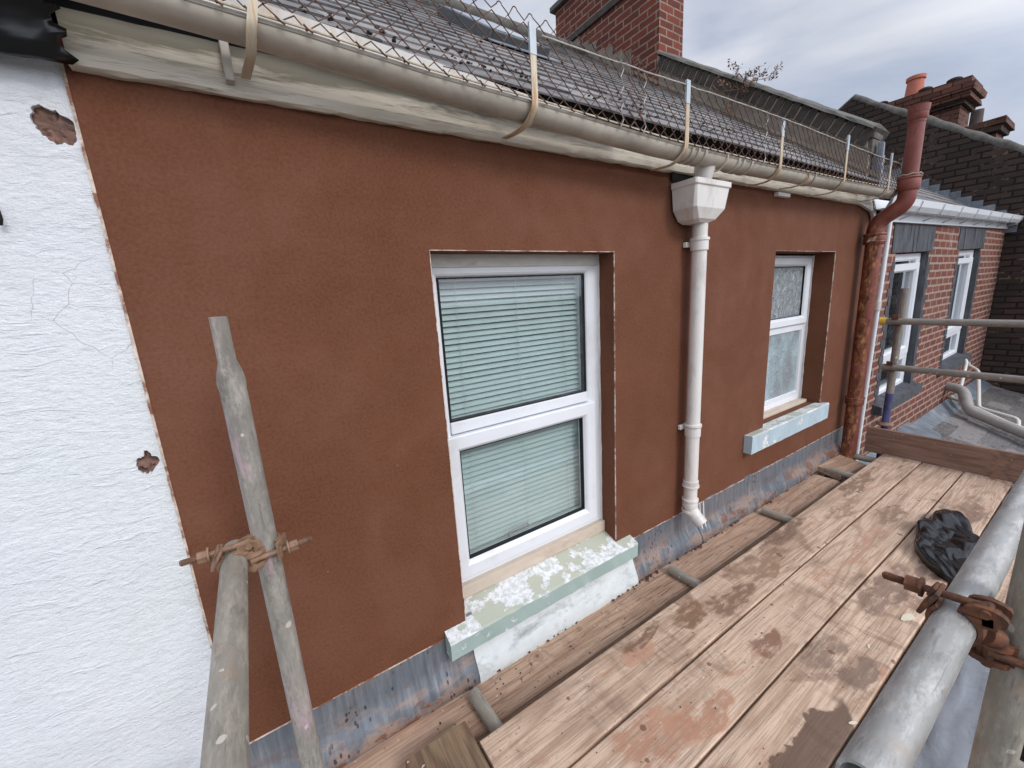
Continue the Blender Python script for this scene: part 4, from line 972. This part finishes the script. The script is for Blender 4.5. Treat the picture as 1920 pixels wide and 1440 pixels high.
MB().tube(pp[:-6], .055, 18).done('bend', M['greypipe'], gp_, True)
MB().tube([pp[-7], pp[-1]], .05, 18).done('pipe', M['upvc'], gp_, True)
for f_ in (.02, .28, .5): q = pp[-7].lerp(pp[-1], f_); q2 = pp[-7].lerp(pp[-1], f_ + .035); MB().tube([q, q2], .06, 18).done('collar', M['greypipe'], gp_, True)
for q, (nm_lab, pts_) in enumerate((('thin white waste pipe bending over the fat grey pipe', [(8.3, 0, -1.30), (8.2, -.13, -1.36), (7.55, -.28, -1.72), (7.4, -.62, -1.76), (7.3, -.64, -1.84)]),
                                  ('thin cream waste pipe leaving the wall above the grey bend', [(7.75, 0, -1.14), (7.72, -.08, -1.15), (7.50, -.10, -1.50), (7.3, -.16, -1.66)]),
                                  ('thin cream waste pipe lying lowest on the lean-to slates', [(7.5, -.02, -1.62), (7.4, -.15, -1.64), (7.0, -.62, -1.74), (6.9, -.95, -1.80), (6.87, -.96, -1.86)]))):
    t = thing('waste_pipe', nm_lab, 'pipe', pts_[0]); MB().tube(path(pts_, .05, 5), .02, 12).done('pipe', M['whitepipe'], t, True)
    MB().tube([Vector(pts_[0]) + Vector((0, -.01, 0)), Vector(pts_[0]) + Vector((0, -.03, 0))], .03, 12).done('collar', M['whitepipe'], t, True)

# ------------------------------------------------------------------ scaffold boards
def board(p0, p1, wd, th, mat, label, group=None, hoop=True, tilt=0, seed=0):
    """p0,p1 = centre line of the top face ends"""
    random.seed(seed + 50)
    p0, p1 = Vector(p0), Vector(p1); L = (p1 - p0).length; d = (p1 - p0).normalized()
    yv = Vector((0, 0, 1)).cross(d).normalized(); zv = d.cross(yv)
    m = MB(); n = max(6, int(L / .12)); ph = random.uniform(0, 9)
    prof = [(-wd / 2 + .004, 0), (-wd / 4, .0008), (0, -.0006), (wd / 4, .0008), (wd / 2 - .004, 0), (wd / 2, -.004), (wd / 2, -th), (-wd / 2, -th), (-wd / 2, -.004)]
    def f(v, i, j):
        e = .0016 * math.sin(v.x * 3.1 + ph) + .001 * mn.noise(Vector((v.x * 8, j, seed)))
        s_ = 1 if v.y > 0 else -1
        return v + Vector((0, (e if abs(v.y) > wd * .4 else 0), .0012 * math.sin(v.x * 1.7 + ph)))
    m.sweep(prof, -L / 2, L / 2, n, fn=f, closed=True)
    o = m.done('scaffold_board', mat, None, False)
    M3 = Matrix((d, yv, zv)).transposed().to_4x4(); M3 = M3 @ Matrix.Rotation(rad(tilt), 4, 'X'); M3.translation = (p0 + p1) / 2; o.matrix_world = M3
    return tag(o, label, 'scaffold board', group)
ZD = -1.385; G = 'boards of the scaffold deck'
XD0, XD1 = .402, 4.03
lab = ['first deck board out from the wall, with a big knot at its near end', 'second deck board out from the wall, with broad red render smears', 'third deck board out from the wall, carrying the black bag', 'fourth deck board out from the wall, mostly under the near rail']
yb = [-.2815, -.5055, -.7215, -.9445, -1.168]
for i in range(4):
    board((XD0 + (0, .0, .0, .012)[i], (yb[i] + yb[i + 1]) / 2, ZD - (0, .002, 0, .003)[i]), (XD1, (yb[i] + yb[i + 1]) / 2, ZD - (0, .002, 0, .003)[i]), abs(yb[i + 1] - yb[i]) - .008, .033, M['wood'], lab[i], G, seed=i)
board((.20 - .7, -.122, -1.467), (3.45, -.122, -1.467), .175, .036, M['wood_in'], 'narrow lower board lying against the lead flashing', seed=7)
board((.0, -.262, -1.506), (3.6, -.262, -1.506), .225, .036, M['wood_dk'], 'dirty board darkened with painted shade, one step below the narrow wall board', seed=8)
board((3.52, -.10, -1.44), (3.93, -.13, -1.455), .19, .036, M['wood_in'], 'short broken board end tipped up beside the soil pipe', tilt=9, seed=9)
board((.289, -.20, -1.389), (.289, -1.6, -1.389), .208, .036, M['wood_old'], 'old dark cracked board laid crosswise at the near end of the deck', seed=10)
board((XD1 + .021, -.20, -1.355 + .0), (XD1 + .021, -1.9, -1.355), .02, .1, M['toe'], 'x', seed=11)
bpy.data.objects.remove(bpy.data.objects['scaffold_board.008'])
# toe board stands on edge
tb = MB(); tb.box(-.9, .9, -.0165, .0165, 0, .205, bev=.003); tb_o = tb.done('toe_board', M['toe']); tb_o.location = (XD1 + .02, -1.065, ZD - .012); tb_o.rotation_euler = (0, rad(0), rad(90)); 
tag(tb_o, 'brown toe board standing on edge across the far end of the deck', 'toe board')

# ------------------------------------------------------------------ scaffold tubes
def stube(p0, p1, mat, label, r=.02415, extra=None, flat=None):
    p0, p1 = Vector(p0), Vector(p1); L = (p1 - p0).length; d = (p1 - p0).normalized()
    m = MB(); m.pipe((0, 0, 0), (L, 0, 0), r, .004, 36)
    for e in list(m.bm.edges):
        pass
    o = m.done('scaffold_tube', M[mat], None, True); 
    q = d.to_track_quat('X', 'Z'); o.matrix_world = Matrix.Translation(p0) @ q.to_matrix().to_4x4()
    return tag(o, label, 'scaffold tube', 'scaffold tubes')
# left standard with flattened top
LSX, LSY = -.048, -.245
m = MB(); n = 32; rings = []
secs = [(-1.9, 1, 1), (-.30, 1, 1), (-.20, 1, 1), (-.172, .98, 1.03), (-.155, .92, 1.08), (-.138, .76, 1.12), (-.122, .56, 1.16), (-.112, .42, 1.14), (-.104, .34, 1.04), (-.094, .30, .88), (-.05, .29, .86), (-.01, .28, .86), (-.004, .27, .85)]
ca, sa = math.cos(rad(-38)), math.sin(rad(-38)); RR = .02415
for z, fa, fb in secs:
    ring = []
    for k in range(n):
        a = 2 * math.pi * k / n; c_, s_ = math.cos(a), math.sin(a); e = 1 if fa > .8 else .6
        u = RR * fa * math.copysign(abs(c_) ** e, c_); v = RR * fb * math.copysign(abs(s_) ** e, s_)
        ring.append(m.bm.verts.new((z, u * ca - v * sa, u * sa + v * ca)))
    rings.append(ring)
for A, B in zip(rings, rings[1:]):
    for k in range(n): m.bm.faces.new([A[k], A[(k + 1) % n], B[(k + 1) % n], B[k]])
m.bm.faces.new(rings[-1])
o = m.done('scaffold_tube', M['galv_p'], None, True, angle=50)
o.matrix_world = Matrix.Translation((LSX, LSY, 0)) @ Matrix(((0, 1, 0), (0, 0, 1), (1, 0, 0))).to_4x4()
tag(o, 'upright grey tube with hammered flat top in front of the brown wall', 'scaffold tube', 'scaffold tubes')
stube((-.108, -.215, -.518), (-.108, -2.6, -.518), 'galv_d', 'horizontal grey tube clamped left of the flat topped upright')
stube((.466, -1.16, -.528), (4.3, -1.16, -.528), 'galv', 'big shiny guardrail tube with open end running over the deck')
stube((.925, -1.2205, -2.6), (.925, -1.2205, .6), 'galv_d', 'thick dark upright tube at the right edge beside the near rail')
for i, (x, lb) in enumerate(((.50, 'stub of tube poking over the wall board nearest the old dark board'), (1.66, 'stub of tube poking over the wall board, its end crusted with black and white splashes'), (2.60, 'stub of tube poking over the wall board level with the small window'), (3.56, 'stub of tube at the far end of the narrow wall board'), (4.0, 'farthest tube stub, beside the broken board end and the soil pipe'))):
    stube((x - .02, -.09, -1.443), (x + .03, -1.5, -1.443), 'galv_d', lb)
stube((-.02, -.075, -1.462), (-.03, -1.4, -1.462), 'galv_d', 'low transom tube with a pink painted end near the upright')
pe = MB(); pe.tube([(0, 0, 0), (0, -.03, 0)], .0252, 20); peo = pe.done('pink_cap', M['pinkend'], bpy.data.objects['scaffold_tube.009'] if False else None, True)
peo.location = (-.02, -.073, -1.462); peo.name = 'tube_end_cap'; tag(peo, 'pink painted cap on the lowest tube end at the bottom edge', 'end cap')
stube((-.60, -.30, -.95), (-.245, -.28, -1.0), 'galv_d', 'tube end just showing at the bottom left against the white wall')
# far end frame
FX = XD1 + .095; FY = -.245
stube((FX + .02, FY, -.92), (FX + .03, FY, -.115), 'galv_far', 'far upright tube, bare grey top half, standing at the deck corner')
stube((FX + .0, FY, -1.75), (FX + .02, FY, -.921), 'blue', 'lower blue painted length of the far upright tube')
stube((FX - .035, -.18, -.355), (FX - .035, -2.6, -.372), 'galv_far', 'upper end guardrail across the far end of the scaffold')
stube((FX - .035, -.19, -.705), (FX - .035, -2.6, -.74), 'galv_far', 'lower end guardrail across the far end of the scaffold')
cp = MB(); cp.tube([(FX - .035, -.145, -.354), (FX - .035, -.182, -.3545)], .027, 20); tag(cp.done('end_cap', M['yellow'], None, True), 'yellow plastic cap on the upper end guardrail', 'end cap')
bs = MB(); bs.tube([(FX + .005, FY, -1.178), (FX + .005, FY, -1.17), (FX + .005, FY, -1.155)], .05, 20, rs=[.05, .055, .04]); tag(bs.done('base_ring', M['toe'], None, True), 'muddy round plate where the far upright meets the toe board', 'plate')

# ------------------------------------------------------------------ couplers
def coupler(a, axa, dira, ba, b, axb, dirb, bb, mat, label, tilt=0):
    """two clamp halves. a,b = tube centres; ax = tube axis; dir = from tube centre to bolt line; bb = bolt direction (towards nut)"""
    t = thing('scaffold_coupler', label, 'coupler', Vector(a), 'scaffold couplers')
    R0 = .0252
    for c, ax, dr, bo in ((a, axa, dira, ba), (b, axb, dirb, bb)):
        c, ax, dr, bo = Vector(c), Vector(ax).normalized(), Vector(dr).normalized(), Vector(bo).normalized()
        def P(u, v, w): return c + dr * u + bo * v + ax * w
        # saddle band : arc round the tube, open at the bolt side
        m = MB(); N = 26; hw = .021; rr = []
        for k in range(N + 1):
            th = rad(38 + 284 * k / N); hwk = hw * (1 - .35 * (k / N) * 0 - .25 * abs(math.sin(th)) * .3)
            r_in, r_out = R0, R0 + .0055
            rr.append([m.bm.verts.new(P(r * math.cos(th), r * math.sin(th), w_)) for r, w_ in ((r_in, -hwk), (r_out, -hwk * .92), (r_out + .001, 0), (r_out, hwk * .92), (r_in, hwk))])
        for A, B in zip(rr, rr[1:]):
            for k in range(5): m.bm.faces.new([A[k], A[(k + 1) % 5], B[(k + 1) % 5], B[k]])
        m.bm.faces.new(rr[0]); m.bm.faces.new(rr[-1]); m.done('saddle', M[mat], t, True, angle=50)
        # flap plate on nut side, angled lug
        F = Matrix.Identity(4)
        B4 = Matrix(((dr.x, bo.x, ax.x, c.x), (dr.y, bo.y, ax.y, c.y), (dr.z, bo.z, ax.z, c.z), (0, 0, 0, 1)))
        m = MB()
        Tl = B4 @ Matrix.Translation((.020, .028, 0)) @ Matrix.Rotation(rad(-28), 4, 'Z')
        m.box(-.022, .026, -.003, .0035, -.021, .021, mat=Tl, bev=.0025)
        m.box(.010, .028, .0036, .0086, -.013, .013, mat=Tl, bev=.002); m.done('flap', M[mat], t, True, angle=30)
        # hinge forged block on other side: two cheeks and a pin
        m = MB()
        for w_ in (-1, 1):
            pts_ = []
            for k in range(16):
                th = 2 * math.pi * k / 16; pts_.append((.033 + .012 * math.cos(th) - .004 * (math.cos(th) < -.3), -.030 + .021 * math.sin(th) * (1.15 if math.sin(th) < 0 else 1)))
            A = [m.bm.verts.new(B4 @ Vector((u, v, w_ * .019))) for u, v in pts_]; Bv = [m.bm.verts.new(B4 @ Vector((u, v, w_ * .0095))) for u, v in pts_]
            m.bm.faces.new(A); m.bm.faces.new(Bv[::-1])
            for k in range(16): m.bm.faces.new([A[k], A[(k + 1) % 16], Bv[(k + 1) % 16], Bv[k]])
        m.box(.012, .036, -.045, -.024, -.019, .019, mat=B4, bev=.005)
        m.box(.024, .029, -.036, -.004, -.019, .019, mat=B4, bev=.002)
        m.done('hinge', M[mat], t, True, angle=45)
        MB().tube([B4 @ Vector((.037, -.032, -.024)), B4 @ Vector((.037, -.032, .024))], .0065, 12).done('pin', M[mat], t, True)
        # bolt with nut and washer
        MB().tube([B4 @ Vector((.037, -.034, 0)), B4 @ Vector((.037, -.02, 0)), *[B4 @ Vector((.0361, .058 + .0011 * q, 0)) for q in range(24)], B4 @ Vector((.036, .086, 0))], .0065, 12, rs=[.009, .0064, *[.0068 if q % 2 else .0055 for q in range(24)], .004]).done('bolt', M[mat], t, True)
        MB().tube([B4 @ Vector((.0362, .040, 0)), B4 @ Vector((.0362, .057, 0))], .0125, 6).done('nut', M[mat], t)
        MB().tube([B4 @ Vector((.0362, .0365, 0)), B4 @ Vector((.0362, .0398, 0))], .0155, 18).done('washer', M[mat], t)
    # central rivet plate between halves
    a, b = Vector(a), Vector(b); mid = (a + b) / 2; d = (b - a).normalized()
    MB().tube([mid - d * .012, mid + d * .012], .017, 14).done('centre_rivet', M[mat], t, True)
    return t
coupler((-.108, -.262, -.518), (0, 1, 0), (0, -.25, 1), (-1, 0, 0), (LSX, LSY, -.52), (0, 0, 1), (.1, -1, 0), (1, 0, .05), 'rust_l', 'light rusty double coupler joining the two grey tubes on the left')
coupler((.84, -1.16, -.528), (1, 0, 0), (0.0, .12, 1), (0, 1, -.12), (.925, -1.2205, -.585), (0, 0, 1), (-1, -.15, 0), (.15, -1, 0), 'rust', 'dark brown double coupler on the near rail beside the thick upright')
def ringc(c, ax, lab):
    t = thing('scaffold_coupler', lab, 'coupler', c, 'scaffold couplers'); c = Vector(c); ax = Vector(ax)
    MB().tube([c - ax * .026, c + ax * .026], .033, 18).done('saddle', M['rust'], t, True)
    MB().tube([c + Vector((0, 0, .036)) - Vector((.04, 0, 0)), c + Vector((0, 0, .036)) + Vector((.05, 0, 0))], .008, 8).done('bolt', M['rust'], t, True)
    MB().box(c.x - .045, c.x - .025, c.y - .02, c.y + .02, c.z + .02, c.z + .05, bev=.004).done('nut', M['rust'], t)
ringc((FX - .02, -.235, -.356), (0, 1, 0), 'rusty coupler on the far upright at the upper guardrail'); ringc((FX - .02, -.24, -.707), (0, 1, 0), 'rusty coupler on the far upright at the lower guardrail')

# ------------------------------------------------------------------ loose things on the deck
m = MB(); U, V = 120, 44; grid = []
for i in range(U):
    a = 2 * math.pi * i / U; row = []
    for j in range(V + 1):
        t = j / V; rr = math.sin(min(1, t * 1.15) * math.pi / 2) ** .7
        ell = (1 + .14 * math.sin(2 * a + .6) + .09 * math.sin(3 * a + 2))
        x = .33 * rr * math.cos(a) * ell; y = .125 * rr * math.sin(a) * ell
        z = .055 * (1 - t ** 3.2) ** .7
        P_ = Vector((x, y, z)); q = abs(mn.noise(Vector((x * 4, y * 9, z * 7)))) * .055 + abs(mn.noise(Vector((x * 5 + y * 9 + 4, y * 24 - x * 9, z * 16)))) * .026
        P_ += Vector((x, y * 1.2, .18)).normalized() * (q - .018) * (1 if t < .97 else .3); P_.z = max(.001, P_.z)
        row.append(m.bm.verts.new(P_))
    grid.append(row)
for i in range(U):
    A, B = grid[i], grid[(i + 1) % U]
    for j in range(V): m.bm.faces.new([A[j], B[j], B[j + 1], A[j + 1]])
bmesh.ops.remove_doubles(m.bm, verts=m.bm.verts, dist=.0008)
bag = m.done('bin_bag', M['black'], None, True, angle=180); bag.location = (2.80, -.875, ZD + .001); bag.rotation_euler = (0, 0, rad(8))
tag(bag, 'crumpled black bin bag lying on the third deck board by the rail', 'bin bag')
m = MB(); grid = []
for i in range(22):
    grid.append([m.bm.verts.new((.95 + 1.35 * i / 21, -1.166 + .15 * j / 9 + .02 * math.sin(i * .9) * (j / 9), ZD + .005 + .028 * abs(mn.noise(Vector((i * .5, j * .7, 1)))) + .012 * abs(mn.noise(Vector((i * 1.3, j * 1.9, 5)))))) for j in range(10)])
for i in range(21):
    for j in range(9): m.bm.faces.new([grid[i][j], grid[i + 1][j], grid[i + 1][j + 1], grid[i][j + 1]])
tag(m.done('plastic_sheet', M['sheet'], None, True, angle=180), 'crinkled blue grey plastic sheet under the near rail', 'plastic sheet')
# flakes and mortar droppings
def flake(x, y, s_, rot, label):
    m = MB(); pts_ = [(s_ * (1 + random.uniform(-.3, .3)) * math.cos(a), .32 * s_ * (1 + random.uniform(-.3, .3)) * math.sin(a), 0) for a in [k * .785 for k in range(8)]]
    m.poly(pts_, (0, 0, .0015)); o = m.done('paint_flake', M['flake']); o.location = (x, y, ZD + .002); o.rotation_euler = (0, rad(3), rad(rot)); tag(o, label, 'paint flake', 'paint flakes on the deck')
random.seed(21)
flake(1.397, -.936, .016, -25, 'white paint flake beside the open end of the near rail'); flake(2.07, -.90, .042, -15, 'largest cream paint flake, left of the coupler bolt on the third board')
flake(1.78, -.86, .012, 20, 'small pale flake on the third board before the coupler bolt')
def crumbs(name, label, spots, mat='crumb'):
    m = MB()
    for x, y, z, s_ in spots:
        d = mn.noise(Vector((x * 30, y * 30, 1)))
        bmesh.ops.create_icosphere(m.bm, subdivisions=1, radius=s_, matrix=Matrix.Translation((x, y, z)) @ Matrix.Rotation(random.uniform(0, 3), 4, 'Z') @ Matrix.Diagonal((1 + random.uniform(-.3, .8), 1, random.uniform(.3, .6), 1)))
    for v in m.bm.verts: v.co += Vector([random.uniform(-.0012, .0012) for _ in range(3)])
    return tag(m.done(name, M[mat]), label, 'debris', kind='stuff')
sp_ = []
for i in range(520):
    x = random.uniform(.45, 3.5) if i % 3 else random.gauss(1.75, .35); c_ = mn.noise(Vector((x * 4, 0, 0)))
    if x < .4 or c_ < -.12: continue
    sp_.append((x, -.035 + random.gauss(-.004, .010), -1.462 + random.uniform(0, .006), random.uniform(.002, .0075)))
for i in range(220):
    x = random.uniform(.3, 3.6); sp_.append((x, random.uniform(-.20, -.05), -1.4665, random.uniform(.001, .0035)))
crumbs('mortar_crumbs', 'dark red mortar crumbs along the foot of the flashing', sp_)
sp_ = []
for i in range(260):
    sp_.append((random.uniform(.5, 4), random.uniform(-1.15, -.3), ZD + .001, random.uniform(.0008, .0026)))
crumbs('mortar_droppings', 'tiny render droppings scattered over the deck boards', sp_)
# debris on slates above gutter
sp_ = []
for i in range(260):
    x = random.uniform(.2, 3.6); y = abs(random.gauss(0, .30)); 
    if mn.noise(Vector((x * 2.5, y * 3, 2))) < .02: continue
    sp_.append((x, y, .684 + .725 * y + .018, random.uniform(.003, .009)))
crumbs('roof_moss', 'dark moss and slate crumbs lying on the roof above the gutter', sp_, 'moss')
# dead weed on the parapet coping
wd_ = thing('dead_weed', 'dead brown weed with dry leaves growing out of the parapet coping', 'plant', (PXf + .05, 1.05, pz(1.05)))
m = MB(); lf = MB(); random.seed(5)
def twig(p, d, l, r, depth):
    pts_ = [p]; 
    for k in range(4):
        d = (d + Vector([random.uniform(-.22, .22) for _ in range(3)])).normalized(); pts_.append(pts_[-1] + d * l / 4)
        if depth and random.random() < .75: twig(pts_[-1], (d + Vector([random.uniform(-.8, .8) for _ in range(3)])).normalized(), l * .5, r * .6, depth - 1)
        if depth < 2:
            for _ in range(2):
                q = pts_[-1] + Vector([random.uniform(-.02, .02) for _ in range(3)]); e1 = Vector([random.uniform(-1, 1) for _ in range(3)]).normalized() * .015; e2 = e1.cross(d).normalized() * .007
                if random.random() < .5: lf.bm.faces.new([lf.bm.verts.new(q - e1), lf.bm.verts.new(q + e2), lf.bm.verts.new(q + e1), lf.bm.verts.new(q - e2)])
    m.tube(pts_, r, 4, rs=[r, r * .9, r * .7, r * .5, r * .35])
base = Vector((PXf - .03, 1.08, pz(1.08) - .06))
for d_, l in (((0, -.9, .12), .24), ((0, .5, .6), .14), ((-.2, .1, 1), .18), ((-.2, -.4, -.1), .16), ((-.3, .6, .25), .2), ((-.1, -.8, .4), .18), ((-.3, .2, -.6), .2)):
    twig(base, Vector(d_).normalized(), l, .004, 2)
m.done('stems', M['twig'], wd_); lf.done('leaves', M['leaf'], wd_)
